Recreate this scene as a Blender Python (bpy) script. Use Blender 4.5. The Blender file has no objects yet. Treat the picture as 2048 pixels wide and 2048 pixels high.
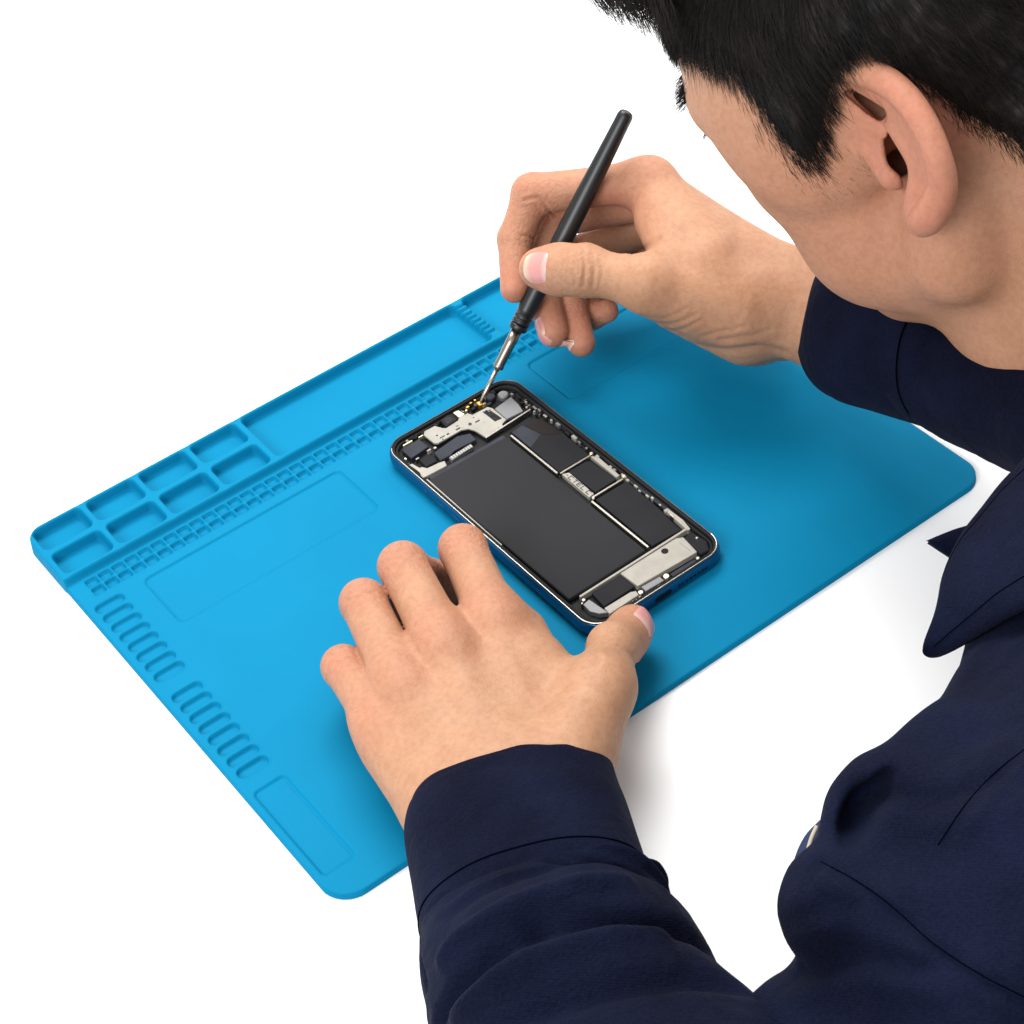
import bpy, bmesh, math, random
import numpy as np
from mathutils import Vector, Matrix
random.seed(7); rng = np.random.default_rng(7)
SC = bpy.context.scene
COL = SC.collection
MM = 0.001

# ------------------------------------------------------------------ camera
RC = np.array([[0.7946130251605746, -0.5995472594564406, -0.09556790215932259],
               [-0.47565404305472986, -0.51696760114334, -0.7116865396307503],
               [0.3772842053022516, 0.6109726532703195, -0.6959662674173348]])
CC = np.array([-0.15481852766096788, -0.4051594210138494, 0.5985599461991702])
FPX = 4000.0                                   # focal length in pixels of a 2048 frame


def ray(x, y):
    return RC.T @ np.array([(x - 1024) / FPX, (y - 1024) / FPX, 1.0])


def PZ(x, y, z):
    """point at height z (mm) seen along a sight line"""
    d = ray(x, y)
    return CC + d * ((z * MM - CC[2]) / d[2])


def PD(x, y, dep):
    """point at depth dep (mm) along a sight line"""
    return CC + dep * MM * ray(x, y)


def proj(P):
    q = (np.atleast_2d(P) - CC) @ RC.T
    return np.c_[1024 + FPX * q[:, 0] / q[:, 2], 1024 + FPX * q[:, 1] / q[:, 2], q[:, 2] / MM]


def make_camera():
    cd = bpy.data.cameras.new('camera')
    cd.sensor_width = 36.0
    cd.lens = FPX / 2048 * 36.0
    cd.clip_start = 0.02
    cd.clip_end = 50
    co = bpy.data.objects.new('camera', cd)
    m = Matrix(((RC[0][0], -RC[1][0], -RC[2][0], CC[0]), (RC[0][1], -RC[1][1], -RC[2][1], CC[1]),
                (RC[0][2], -RC[1][2], -RC[2][2], CC[2]), (0, 0, 0, 1)))
    co.matrix_world = m
    COL.objects.link(co)
    SC.camera = co


# ------------------------------------------------------------------ materials
def new_mat(name):
    m = bpy.data.materials.new(name)
    m.use_nodes = True
    return m, m.node_tree, m.node_tree.nodes['Principled BSDF']


def mat(name, col, rough=0.5, metal=0.0, spec=0.5, var=0.0, vscale=60, bump=0.0, bscale=400, rvar=0.0, coat=0.0):
    m, nt, b = new_mat(name)
    b.inputs['Base Color'].default_value = (*col, 1)
    b.inputs['Roughness'].default_value = rough
    b.inputs['Metallic'].default_value = metal
    b.inputs['Specular IOR Level'].default_value = spec
    b.inputs['Coat Weight'].default_value = coat
    tc = nt.nodes.new('ShaderNodeTexCoord')
    if var or rvar:
        n = nt.nodes.new('ShaderNodeTexNoise')
        n.inputs['Scale'].default_value = vscale
        n.inputs['Detail'].default_value = 5
        nt.links.new(tc.outputs['Object'], n.inputs['Vector'])
        if var:
            r = nt.nodes.new('ShaderNodeValToRGB')
            r.color_ramp.elements[0].position = 0.3
            r.color_ramp.elements[1].position = 0.7
            r.color_ramp.elements[0].color = (*[c * (1 - var) for c in col], 1)
            r.color_ramp.elements[1].color = (*[min(1, c * (1 + var)) for c in col], 1)
            nt.links.new(n.outputs['Fac'], r.inputs['Fac'])
            nt.links.new(r.outputs['Color'], b.inputs['Base Color'])
        if rvar:
            mr = nt.nodes.new('ShaderNodeMapRange')
            mr.inputs['To Min'].default_value = max(0, rough - rvar)
            mr.inputs['To Max'].default_value = min(1, rough + rvar)
            nt.links.new(n.outputs['Fac'], mr.inputs['Value'])
            nt.links.new(mr.outputs['Result'], b.inputs['Roughness'])
    if bump:
        n2 = nt.nodes.new('ShaderNodeTexNoise')
        n2.inputs['Scale'].default_value = bscale
        n2.inputs['Detail'].default_value = 3
        nt.links.new(tc.outputs['Object'], n2.inputs['Vector'])
        bp = nt.nodes.new('ShaderNodeBump')
        bp.inputs['Strength'].default_value = bump
        bp.inputs['Distance'].default_value = 0.0005
        nt.links.new(n2.outputs['Fac'], bp.inputs['Height'])
        nt.links.new(bp.outputs['Normal'], b.inputs['Normal'])
    return m


# ------------------------------------------------------------------ objects
def tag(o, label=None, cat=None, group=None, kind=None):
    if label: o['label'] = label
    if cat: o['category'] = cat
    if group: o['group'] = group
    if kind: o['kind'] = kind
    return o


def empty(name, loc=(0, 0, 0), rz=0.0):
    o = bpy.data.objects.new(name, None)
    o.location = loc
    o.rotation_euler = (0, 0, rz)
    o.empty_display_size = 0.02
    COL.objects.link(o)
    return o


def mesh_obj(name, V, F, material=None, parent=None, smooth=True, attrs=None):
    me = bpy.data.meshes.new(name)
    V = np.asarray(V, dtype=np.float32)
    if isinstance(F, np.ndarray):
        n, k = F.shape
        me.vertices.add(len(V)); me.vertices.foreach_set('co', V.ravel())
        me.loops.add(n * k); me.loops.foreach_set('vertex_index', F.astype(np.int32).ravel())
        me.polygons.add(n)
        me.polygons.foreach_set('loop_start', np.arange(0, n * k, k, dtype=np.int32))
        me.polygons.foreach_set('loop_total', np.full(n, k, dtype=np.int32))
        me.update(calc_edges=True)
        me.validate()
    else:
        me.from_pydata(V.tolist(), [], F)
        me.update()
    if smooth:
        me.polygons.foreach_set('use_smooth', np.ones(len(me.polygons), dtype=bool))
    if attrs:
        for k, a in attrs.items():
            at = me.attributes.new(k, 'FLOAT', 'POINT')
            at.data.foreach_set('value', np.asarray(a, dtype=np.float32))
    if material: me.materials.append(material)
    o = bpy.data.objects.new(name, me)
    COL.objects.link(o)
    if parent: o.parent = parent
    return o


def bm_obj(name, bm, material, parent=None, smooth=False):
    bmesh.ops.recalc_face_normals(bm, faces=bm.faces)
    me = bpy.data.meshes.new(name)
    bm.to_mesh(me); bm.free()
    if smooth:
        me.polygons.foreach_set('use_smooth', np.ones(len(me.polygons), dtype=bool))
    me.materials.append(material)
    o = bpy.data.objects.new(name, me)
    COL.objects.link(o)
    if parent: o.parent = parent
    return o


def add_poly(bm, pts, z0, z1, bev=0.0, seg=2):
    """prism over a polygon given in mm, its upper edge bevelled"""
    vb = [bm.verts.new((p[0] * MM, p[1] * MM, z0 * MM)) for p in pts]
    vt = [bm.verts.new((p[0] * MM, p[1] * MM, z1 * MM)) for p in pts]
    n = len(pts)
    bm.faces.new(vb[::-1]); top = bm.faces.new(vt)
    for i in range(n):
        bm.faces.new((vb[i], vb[(i + 1) % n], vt[(i + 1) % n], vt[i]))
    if bev:
        eds = list(top.edges) + [e for v in vt for e in v.link_edges if e not in top.edges]
        bmesh.ops.bevel(bm, geom=list(set(eds)), offset=bev * MM, segments=seg, affect='EDGES', profile=0.5)


def rect(u0, v0, u1, v1):
    return [(u0, v0), (u1, v0), (u1, v1), (u0, v1)]


def add_cyl(bm, u, v, r, z0, z1, n=20, bev=0.0):
    add_poly(bm, [(u + r * math.cos(2 * math.pi * i / n), v + r * math.sin(2 * math.pi * i / n)) for i in range(n)], z0, z1, bev, 1)


def plate(name, polys, z0, z1, material, parent, bev=0.12):
    bm = bmesh.new()
    for p in (polys if isinstance(polys[0][0], (tuple, list)) else [polys]):
        add_poly(bm, p, z0, z1, bev)
    return bm_obj(name, bm, material, parent)


def lathe(prof, n=32):
    """profile [(r, z)] -> verts, quads round the z axis, ends closed by small radii"""
    V = []; F = []
    for r, z in prof:
        for i in range(n):
            a = 2 * math.pi * i / n
            V.append((r * math.cos(a), r * math.sin(a), z))
    for j in range(len(prof) - 1):
        for i in range(n):
            F.append((j * n + i, j * n + (i + 1) % n, (j + 1) * n + (i + 1) % n, (j + 1) * n + i))
    F.append(tuple(range(n))[::-1])
    F.append(tuple((len(prof) - 1) * n + i for i in range(n)))
    return V, F


def smin(a, b, k):
    h = np.clip(0.5 + 0.5 * (b - a) / k, 0, 1)
    return b * (1 - h) + a * h - k * h * (1 - h)


def sstep(a, b, x):
    t = np.clip((x - a) / (b - a), 0, 1)
    return t * t * (3 - 2 * t)


# ------------------------------------------------------------------ table, lamps, world
def build_setting():
    m = mat('white_tabletop', (0.9, 0.9, 0.9), rough=0.55, spec=0.3, var=0.012, vscale=9)
    bm = bmesh.new()
    add_poly(bm, rect(-1500, -1300, 2300, 2600), -30, -3, 2)
    t = bm_obj('table_surface', bm, m)
    tag(t, 'plain white tabletop under the blue mat', 'table', kind='structure')
    w = bpy.data.worlds.new('World'); SC.world = w; w.use_nodes = True
    bg = w.node_tree.nodes['Background']
    bg.inputs['Color'].default_value = (0.93, 0.97, 1.0, 1)
    bg.inputs['Strength'].default_value = WORLD
    def area(name, loc, target, sx, sy, power, col=(1, 1, 1)):
        l = bpy.data.lights.new(name, 'AREA'); l.shape = 'RECTANGLE'; l.size = sx; l.size_y = sy
        l.energy = power; l.color = col
        o = bpy.data.objects.new(name, l); o.location = loc
        d = Vector(target) - Vector(loc)
        o.rotation_euler = d.to_track_quat('-Z', 'Y').to_euler()
        COL.objects.link(o)
    area('softbox_overhead', (0.42, 0.72, 1.35), (0.18, 0.10, 0.0), 0.95, 0.8, KEY, (1.0, 0.985, 0.96))
    area('fill_side', (-1.2, -0.5, 1.15), (0.2, 0.05, 0.08), 1.0, 0.8, FILL, (0.97, 0.98, 1.0))  # unseen fill, added to lighten the face and camera side
    area('fill_right', (1.35, 0.35, 0.95), (0.27, 0.06, 0.02), 0.9, 0.7, 9.0, (1.0, 0.99, 0.97))  # unseen fill, added to brighten the right of the mat below the head
    SC.view_settings.view_transform = 'Standard'
    SC.view_settings.look = 'None'
    SC.view_settings.exposure = 0; SC.view_settings.gamma = 1
    SC.view_settings.use_curve_mapping = False


WORLD, KEY, FILL = 0.80, 29.0, 28.0


# ------------------------------------------------------------------ the blue repair mat
def sd_rrect(x, y, x0, y0, x1, y1, r):
    qx = np.abs(x - (x0 + x1) / 2) - (x1 - x0) / 2 + r
    qy = np.abs(y - (y0 + y1) / 2) - (y1 - y0) / 2 + r
    return np.hypot(np.maximum(qx, 0), np.maximum(qy, 0)) + np.minimum(np.maximum(qx, qy), 0) - r


def build_mat():
    W, H = 334.0, 252.5
    st = 0.45
    xs = np.arange(-1.2, W + 1.3, st); ys = np.arange(-1.2, H + 1.3, st)
    X, Y = np.meshgrid(xs, ys)
    z = np.zeros_like(X)
    def edge(sd, w=0.9):                         # 1 inside, 0 outside
        return 1 - sstep(-w / 2, w / 2, sd)
    # raised tray strip with its sloped step
    strip = sstep(212.6, 214.6, Y)
    z += 4.0 * strip
    rim = np.zeros_like(X)
    def pocket(x0, y0, x1, y1, r, floor, w=1.25):
        nonlocal z
        sd = sd_rrect(X, Y, x0, y0, x1, y1, r)
        e = edge(sd, w)
        z = z * (1 - e) + floor * e
        z = z + (0.22 * np.exp(-((sd - 1.3) / 0.8) ** 2) if w > 1.2 else 0.30 * np.exp(-((sd - .62) / .42) ** 2)) * (1 - e)      # faint moulded lip
    for c in range(4):
        x0 = 3.6 + 26.9 * c
        pocket(x0, 235.6, x0 + 23.2, 250.0, 2.4, -1.3)
        pocket(x0, 216.6, x0 + 23.2, 231.2, 2.4, -1.3)
    pocket(111.4, 216.6, 231.6, 250.0, 2.6, -1.3)
    pocket(236.9, 216.6, 330.0, 250.0, 2.6, -1.3)
    # driver rests: notches in the divider between the two long trays
    for k, yy in enumerate((246.5, 243.0, 239.2, 235.6, 232.0, 228.2, 224.8, 221.0)):
        e = np.exp(-((Y - yy) / 0.9) ** 4) * edge(np.abs(X - 234.3) - 3.2, 1.2)
        z = z - 1.8 * e * (z > 1.0)
    # two rows of small screw cells
    n = 49
    for k in range(n):
        x0 = 8.0 + 6.53 * k
        pocket(x0 + .1, 206.2, x0 + 5.2, 211.0, 0.5, -1.7, 0.8)
        pocket(x0 + .1, 200.2, x0 + 5.2, 204.8, 0.5, -1.7, 0.8)
    # slots down the left edge
    for base in (192.0, 126.9):
        for k in range(8):
            yc = base - 7.22 * k
            pocket(3.7, yc - 2.55, 17.0, yc + 2.55, 2.5, -1.8, 0.95)
    # shallow panels
    def panel(x0, y0, x1, y1, r=3.0, d=0.75):
        nonlocal z
        sd = sd_rrect(X, Y, x0, y0, x1, y1, r)
        z = z - d * edge(sd, 0.9) - 0.55 * np.exp(-(sd / 0.6) ** 2)
    panel(28.0, 161.7, 128.4, 194.4)
    panel(3.8, 15.2, 17.4, 65.0, 2.0, 0.85)
    panel(233.8, 160.2, 300.0, 193.9)
    panel(308.0, 15.0, 327.0, 150.0, 3.0, 0.5) if False else None
    # outline
    sd = np.where(Y > 126, sd_rrect(X, Y, 0, 0, W, H, 9.0), sd_rrect(X, Y, 0, 0, W, H, 12.5))
    rnd = np.clip(sd + 1.6, 0, 1.6) / 1.6
    z = z - 1.6 * (1 - np.sqrt(np.clip(1 - rnd ** 2, 0, 1)))
    z = z - 12.0 * np.clip((sd + 0.45) / 0.9, 0, 1)
    z = np.maximum(z, -7.0)
    z += 0.05 * np.sin(X * 0.031 + 1) * np.sin(Y * 0.043)
    ny, nx = X.shape
    V = np.c_[X.ravel(), Y.ravel(), z.ravel()] * MM
    idx = np.arange(nx * ny).reshape(ny, nx)
    F = np.stack([idx[:-1, :-1], idx[:-1, 1:], idx[1:, 1:], idx[1:, :-1]], -1).reshape(-1, 4)
    keep = (z.ravel()[F] > -6.9).any(1)
    F = F[keep]
    used = np.unique(F); rm = np.full(len(V), -1); rm[used] = np.arange(len(used))
    m = mat('blue_silicone', (0.002, 0.180, 0.335), rough=0.6, spec=0.05, var=0.035, vscale=22, bump=0.06, bscale=1500)
    o = mesh_obj('repair_mat', V[used], rm[F], m)
    tag(o, 'bright blue silicone repair mat with moulded trays, lying flat on the white tabletop', 'repair mat')


# ------------------------------------------------------------------ the opened phone
def rr_outline(hw, hl, r, n=10):
    pts = []
    for cx, cy, a0 in ((hw - r, hl - r, 0), (-hw + r, hl - r, 90), (-hw + r, -hl + r, 180), (hw - r, -hl + r, 270)):
        for i in range(n + 1):
            a = math.radians(a0 + 90 * i / n)
            pts.append((cx + r * math.cos(a), cy + r * math.sin(a)))
    return pts


def ring_loft(name, hw, hl, r, prof, material, parent, closed=False, part=None):
    """loft of a rounded-rectangle outline through (inset, z) stations"""
    V = []; F = []; n = None
    for ins, z in prof:
        o = rr_outline(hw - ins, hl - ins, max(r - ins, 0.5))
        if part: o = o[part[0]:part[1]]
        n = len(o)
        V += [(x * MM, y * MM, z * MM) for x, y in o]
    k = len(prof)
    for j in range(k if closed else k - 1):
        for i in range(n - 1 if part else n):
            a, b = j * n + i, j * n + (i + 1) % n
            c, d = ((j + 1) % k) * n + (i + 1) % n, ((j + 1) % k) * n + i
            F.append((a, b, c, d))
    return mesh_obj(name, V, F, material, parent)


def build_phone():
    ph = empty('opened_phone', (0.1834, 0.1114, 0.0002), 0.0052)
    tag(ph, 'opened smartphone with blue frame, its screen off and battery and circuits bare', 'phone')
    blue = mat('blue_anodised', (0.006, 0.085, 0.20), rough=0.25, metal=0.5, spec=0.5)
    steel = mat('bright_steel', (0.30, 0.285, 0.255), rough=0.4, metal=1.0, rvar=0.08, vscale=300)
    rimm = mat('rim_metal', (0.07, 0.068, 0.065), rough=0.3, metal=1.0, rvar=0.08, vscale=300)
    shield = mat('shield_plate', (0.33, 0.31, 0.268), rough=0.55, metal=0.1, spec=0.3, var=0.10, vscale=140, bump=0.15, bscale=500)
    silver = mat('silver_plate', (0.17, 0.17, 0.175), rough=0.5, metal=0.35, var=0.06, vscale=90)
    black = mat('black_gasket', (0.005, 0.005, 0.006), rough=0.6, spec=0.2)
    tray = mat('dark_chassis', (0.010, 0.010, 0.010), rough=0.65, spec=0.2, var=0.5, vscale=260, bump=0.4, bscale=700)
    batt = mat('battery_wrap', (0.028, 0.028, 0.030), rough=0.8, spec=0.08, var=0.06, vscale=25, bump=0.03, bscale=300)
    chipm = mat('chip_cover', (0.017, 0.017, 0.019), rough=0.7, spec=0.1, var=0.12, vscale=60)
    flexm = mat('flex_film', (0.022, 0.024, 0.034), rough=0.55, spec=0.2, var=0.25, vscale=120)
    gold = mat('gold_contact', (0.85, 0.48, 0.10), rough=0.3, metal=0.9)
    brass = mat('pale_brass', (0.62, 0.58, 0.38), rough=0.4, metal=0.7)
    ink = mat('dark_ink', (0.02, 0.02, 0.02), rough=0.6)
    hw, hl, r = 36.3, 75.5, 10.6
    ring_loft('frame', hw, hl, r, [(4, 0.1), (1.6, 0.15), (0.6, 0.9), (0.12, 2.4), (0, 4.0), (0.12, 5.8), (0.5, 7.0), (0.9, 7.45), (1.0, 7.5), (2.6, 7.5), (2.6, 4.0)], blue, ph)
    ring_loft('rim', hw, hl, r, [(0.95, 7.42), (0.98, 7.75), (1.1, 7.96), (1.3, 8.02), (1.5, 7.95), (1.6, 7.6), (1.6, 7.3)], rimm, ph)
    ring_loft('rim_highlight', hw, hl, r, [(1.05, 7.9), (1.08, 8.06), (1.3, 8.14), (1.56, 8.08), (1.62, 7.8)], mat('rim_highlight_metal', (0.55, 0.52, 0.46), rough=0.3, metal=0.9), ph, part=(17, 44))  # left and bottom stretch of the rim, its bright reflection put into paler metal
    ring_loft('gasket', hw, hl, r, [(1.62, 7.3), (1.64, 7.72), (1.9, 7.8), (2.7, 7.66), (2.9, 7.2), (2.95, 4.2)], black, ph)
    ring_loft('inner_ledge', hw, hl, r, [(2.96, 4.2), (2.96, 6.3), (3.2, 6.5), (3.9, 6.4), (4.0, 4.2)], tray, ph)
    plate('back_shell', rr_outline(hw - 2.2, hl - 2.2, r - 2.2), 0.2, 4.3, tray, ph, 0.05)
    # battery
    bm = bmesh.new()
    add_poly(bm, [(-31.2, -53.4), (9.7, -53.2), (9.7, 42.4), (-32.4, 43.6)], 4.31, 7.1, 0.75, 3)
    bt = bm_obj('battery', bm, batt, ph, True)
    plate('battery_tape', [(-31.0, 43.9), (9.6, 42.9), (9.4, 45.0), (-30.6, 46.0)], 4.32, 6.1, flexm, ph)
    # rails round the logic board
    plate('rail', rect(11.0, 8.4, 12.2, 42.0), 4.31, 6.9, steel, ph, 0.3)
    plate('rail', rect(11.0, -52.6, 12.2, -14.9), 4.31, 6.9, steel, ph, 0.3)
    plate('rail', rect(12.4, 7.0, 29.4, 8.1), 4.31, 6.9, steel, ph, 0.3)
    plate('rail', rect(13.0, -14.2, 30.2, -13.0), 4.31, 6.9, steel, ph, 0.3)
    # logic board covers
    plate('chip_cover', [(13.0, 9.0), (29.2, 8.9), (29.6, 26.0), (28.6, 40.5), (24.8, 46.5), (13.2, 45.0)], 4.31, 6.2, chipm, ph, 0.3)
    plate('film_label', [(13.4, 30.0), (22.0, 33.5), (19.5, 44.0), (13.4, 43.5)], 6.21, 6.3, flexm, ph, 0.02)
    plate('film_label', [(22.2, 33.0), (29.0, 27.5), (28.2, 40.0), (20.5, 43.0)], 6.21, 6.34, mat('brown_film', (0.012, 0.008, 0.007), rough=0.6, spec=0.15), ph, 0.02)
    plate('chip_cover', [(16.4, -11.6), (28.2, -11.4), (27.2, 5.2), (25.6, 6.4), (16.2, 6.6)], 4.31, 6.3, chipm, ph, 0.3)
    plate('chip_cover', [(13.4, -52.6), (28.0, -53.6), (30.0, -34.0), (30.6, -15.4), (13.6, -15.2)], 4.31, 6.4, chipm, ph, 0.3)
    mk = plate('marked_strip', [(12.4, -12.4), (15.4, -12.0), (15.8, 5.6), (12.8, 7.0)], 4.31, 6.5, shield, ph, 0.2)
    # the worn capital letters printed on the strip
    def strokes(name, segs, w, z, parent):
        bm = bmesh.new()
        for a, b in segs:
            a = np.array(a, float); b = np.array(b, float)
            d = (b - a) / (np.linalg.norm(b - a) + 1e-9); nrm = np.array([-d[1], d[0]]) * w / 2
            p = [a - d * w / 2 - nrm, b + d * w / 2 - nrm, b + d * w / 2 + nrm, a - d * w / 2 + nrm]
            add_poly(bm, [tuple(q) for q in p], z, z + 0.05)
        return bm_obj(name, bm, ink, parent)
    def glyph(ch, v, u0=13.2, w=1.7, h=1.9):
        # letters read down the strip: x of the letter -> -v, y of the letter -> u
        g = {'C': [((1, 1), (0, 1)), ((0, 1), (0, 0)), ((0, 0), (1, 0))], 'T': [((0, 1), (1, 1)), ((.5, 1), (.5, 0))],
             'E': [((1, 1), (0, 1)), ((0, 1), (0, 0)), ((0, 0), (1, 0)), ((0, .5), (.8, .5))],
             '.': [((.3, .5), (.5, .5))], 'L': [((0, 1), (0, 0)), ((0, 0), (1, 0))]}[ch]
        return [((u0 + y * h, v - x * w), (u0 + y2 * h, v - x2 * w)) for (x, y), (x2, y2) in g]
    segs = glyph('.', 5.4) + glyph('C', 3.2) + glyph('T', 0.2) + glyph('E', -2.6) + glyph('L', -5.4) + glyph('C', -9.0)
    strokes('printed_letters', segs, 0.42, 6.5, mk)
    # right edge strip: contacts, clips, spring tabs
    plate('contact_plate', [(28.7, -10.8), (30.6, -10.8), (31.2, 5.0), (28.9, 7.2)], 4.31, 6.6, shield, ph, 0.2)
    rr = random.Random(3)
    for k in range(26):
        v = 50 - k * 4.1 + rr.uniform(-1, 1)
        if v < -56: break
        bm = bmesh.new()
        L = rr.uniform(1.0, 3.2); u = 31.2 + rr.uniform(-.6, .6)
        add_poly(bm, rect(u - rr.uniform(.3, .8), v - L / 2, u + rr.uniform(.2, .7), v + L / 2), 4.31, 6.2 + rr.uniform(0, .9), 0.15, 1)
        bm_obj('spring_contact', bm, rr.choice((steel, shield, shield, chipm, silver)), ph)
    plate('side_flex', [(31.0, -15.0), (32.2, -15.0), (32.6, -40.0), (31.4, -40.0)], 4.31, 6.3, flexm, ph)
    plate('antenna_strip', [(30.8, -40.2), (32.4, -40.0), (32.6, -50.0), (31.4, -56.0), (30.0, -56.2)], 4.31, 6.7, shield, ph)
    # bottom: charging board, speaker cover
    plate('crossbar', rect(-27.0, -55.7, 30.0, -54.6), 4.31, 7.0, shield, ph, 0.2)
    sp = plate('speaker_cover', [(-6.5, -56.1), (23.2, -56.2), (26.0, -57.8), (24.6, -68.2), (20.0, -68.0), (-5.9, -66.6)], 4.31, 6.9, shield, ph, 0.35)
    bm = bmesh.new(); add_cyl(bm, 15.0, -58.9, 1.55, 6.9, 7.0, 20, 0.03); sc = bm_obj('screw', bm, chipm, sp)
    plate('pressed_line', rect(22.6, -66.0, 22.9, -59.0), 6.9, 6.95, silver, sp, 0.01)
    plate('modem_chip', [(-23.0, -65.7), (-6.9, -65.6), (-7.0, -56.6), (-22.0, -56.5)], 4.31, 6.6, chipm, ph, 0.25)
    plate('ground_strip', [(-24.0, -70.6), (-8.6, -70.4), (-8.0, -68.0), (-10.0, -66.9), (-23.6, -66.6)], 4.31, 6.8, shield, ph, 0.3)
    plate('corner_bracket', [(-28.6, -59.2), (-25.0, -58.6), (-23.8, -69.6), (-27.0, -67.6), (-29.0, -64.0)], 4.31, 6.7, silver, ph, 0.3)
    plate('connector_block', [(-5.2, -70.8), (4.2, -71.2), (4.4, -68.2), (-5.0, -67.6)], 4.31, 6.7, silver, ph, 0.3)
    plate('microphone_flex', [(8.4, -72.0), (21.4, -72.0), (21.6, -70.0), (8.6, -69.6)], 4.31, 6.3, flexm, ph, 0.25)
    plate('vibration_motor', [(25.4, -58.4), (30.6, -57.4), (31.8, -66.0), (29.0, -70.6), (25.0, -70.0)], 4.31, 6.7, chipm, ph, 0.5)
    for u, v, rad, mm_ in ((-7.2, -69.9, 1.25, steel), (6.3, -70.0, 1.35, brass), (22.4, -71.0, 0.9, steel), (-27.0, -57.6, 0.9, steel), (29.8, -62.0, 0.7, steel),
                           (-28.6, -58.6, 0.6, steel), (28.2, 51.8, 0.8, steel), (30.2, 8.2, 0.9, brass), (31.4, -12.6, 0.9, brass), (13.2, -14.2, 0.8, steel)):
        bm = bmesh.new(); add_cyl(bm, u, v, rad, 4.31, 7.0, 14, 0.25); bm_obj('screw', bm, mm_, ph)
    # top: shield plate with camera windows
    sh = plate('shield_plate', [(-16.8, 69.0), (-15.2, 70.6), (-9.6, 70.4), (-8.2, 66.4), (-6.9, 65.2), (0.4, 65.6), (0.6, 66.6), (2.6, 67.4), (6.3, 67.0), (6.9, 64.2), (15.4, 64.2), (16.5, 62.0),
                                (16.4, 51.4), (13.0, 50.6), (12.6, 48.9), (2.6, 48.4), (1.8, 55.6), (0.4, 58.6), (-2.4, 60.0), (-15.2, 60.0), (-16.6, 61.2)], 6.0, 6.9, shield, ph, 0.25)
    plate('shield_lip', [(2.2, 47.7), (28.6, 49.0), (28.5, 50.0), (2.4, 48.7)], 5.2, 7.0, steel, ph, 0.2)
    for p in (rect(-4.4, 60.9, -2.0, 61.9), rect(5.0, 59.0, 7.4, 59.9)):
        plate('slot_hole', p, 6.9, 6.96, ink, sh, 0.02)
    bm = bmesh.new(); add_cyl(bm, 2.6, 60.2, 0.85, 6.9, 6.96, 14); bm_obj('slot_hole', bm, ink, sh)
    plate('shield_window', [(11.6, 63.0), (14.8, 61.8), (15.4, 53.4), (11.8, 53.8)], 6.9, 6.96, tray, sh, 0.02)
    plate('slot_hole', rect(-12.8, 61.6, -10.2, 62.3), 6.9, 6.96, ink, sh, 0.02)
    plate('camera_cover', [(16.7, 60.6), (27.0, 62.0), (26.3, 55.6), (25.2, 50.4), (16.4, 51.2)], 6.2, 7.3, silver, ph, 0.3)
    cam = plate('camera_module', [(-6.6, 65.8), (0.4, 66.2), (1.0, 70.8), (-1.0, 72.4), (-6.0, 71.8)], 4.31, 7.2, black, ph, 0.6)
    bm = bmesh.new(); add_cyl(bm, -3.0, 69.0, 2.0, 7.2, 7.3, 20, 0.04); bm_obj('lens', bm, mat('lens_glass', (0.004, 0.004, 0.006), rough=0.08, coat=1.0), cam)
    plate('sensor_tab', [(1.6, 67.2), (5.0, 67.4), (4.4, 71.6), (1.6, 72.0)], 4.31, 6.9, brass, ph, 0.3)
    plate('front_camera', [(-29.8, 60.2), (-19.6, 61.2), (-20.0, 68.4), (-29.8, 67.8)], 4.31, 6.8, flexm, ph, 0.3)
    plate('flex_cable', [(-21.0, 50.6), (-15.0, 50.4), (-12.0, 52.0), (-1.0, 50.6), (-0.4, 56.0), (-6.0, 58.6), (-20.0, 57.0)], 4.31, 6.3, flexm, ph, 0.5)
    cb = plate('flex_connector', [(-17.2, 46.9), (-5.0, 47.8), (-4.6, 50.0), (-17.2, 49.4)], 4.31, 6.6, silver, ph, 0.25)
    for k in range(9):
        plate('contact_pin', rect(-16.4 + 1.3 * k, 47.5, -15.7 + 1.3 * k, 49.3), 6.6, 6.75, steel, cb, 0.05)
    plate('earpiece', [(-28.0, 51.4), (-22.2, 51.2), (-21.8, 57.0), (-27.6, 57.2)], 4.31, 6.6, chipm, ph, 0.4)
    plate('power_bracket', [(-34.0, 46.4), (-20.9, 45.6), (-19.8, 48.8), (-22.4, 49.6), (-28.6, 49.8), (-29.4, 52.6), (-31.0, 52.2), (-31.4, 57.2), (-33.0, 57.6), (-32.0, 50.0)], 4.31, 6.8, shield, ph, 0.3)
    plate('edge_bracket', [(-33.0, 44.5), (-32.2, 44.5), (-32.4, -10.0), (-33.0, -10.0)], 4.31, 6.9, shield, ph, 0.15)
    for u, v, z, w, l, m_ in ((9.0, 70.8, 6.6, 1.6, 1.2, gold), (11.6, 72.2, 6.6, 1.4, 1.0, gold), (14.0, 72.0, 6.9, 1.0, 1.0, gold), (7.2, 69.4, 6.5, 1.2, 1.0, brass),
                              (15.8, 67.4, 6.7, 1.5, .9, brass), (10.4, 68.6, 6.2, 1.8, 1.6, black), (12.6, 69.4, 6.4, 2.0, 1.4, ink), (17.6, 66.0, 6.5, 2.2, 1.2, ink), (-18.0, 69.6, 6.4, 2.6, .7, brass),
                              (-25.0, 69.8, 6.6, 5.0, .9, brass), (-31.6, 62.2, 6.5, .9, 1.4, brass), (-27.6, 58.6, 6.5, 2.0, .8, steel), (-20.6, 59.6, 6.5, 2.0, .9, shield), (-18.0, 58.6, 6.8, 1.4, 1.4, steel)):
        plate('board_component', rect(u - w / 2, v - l / 2, u + w / 2, v + l / 2), 4.31, z, m_, ph, 0.2)
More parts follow.
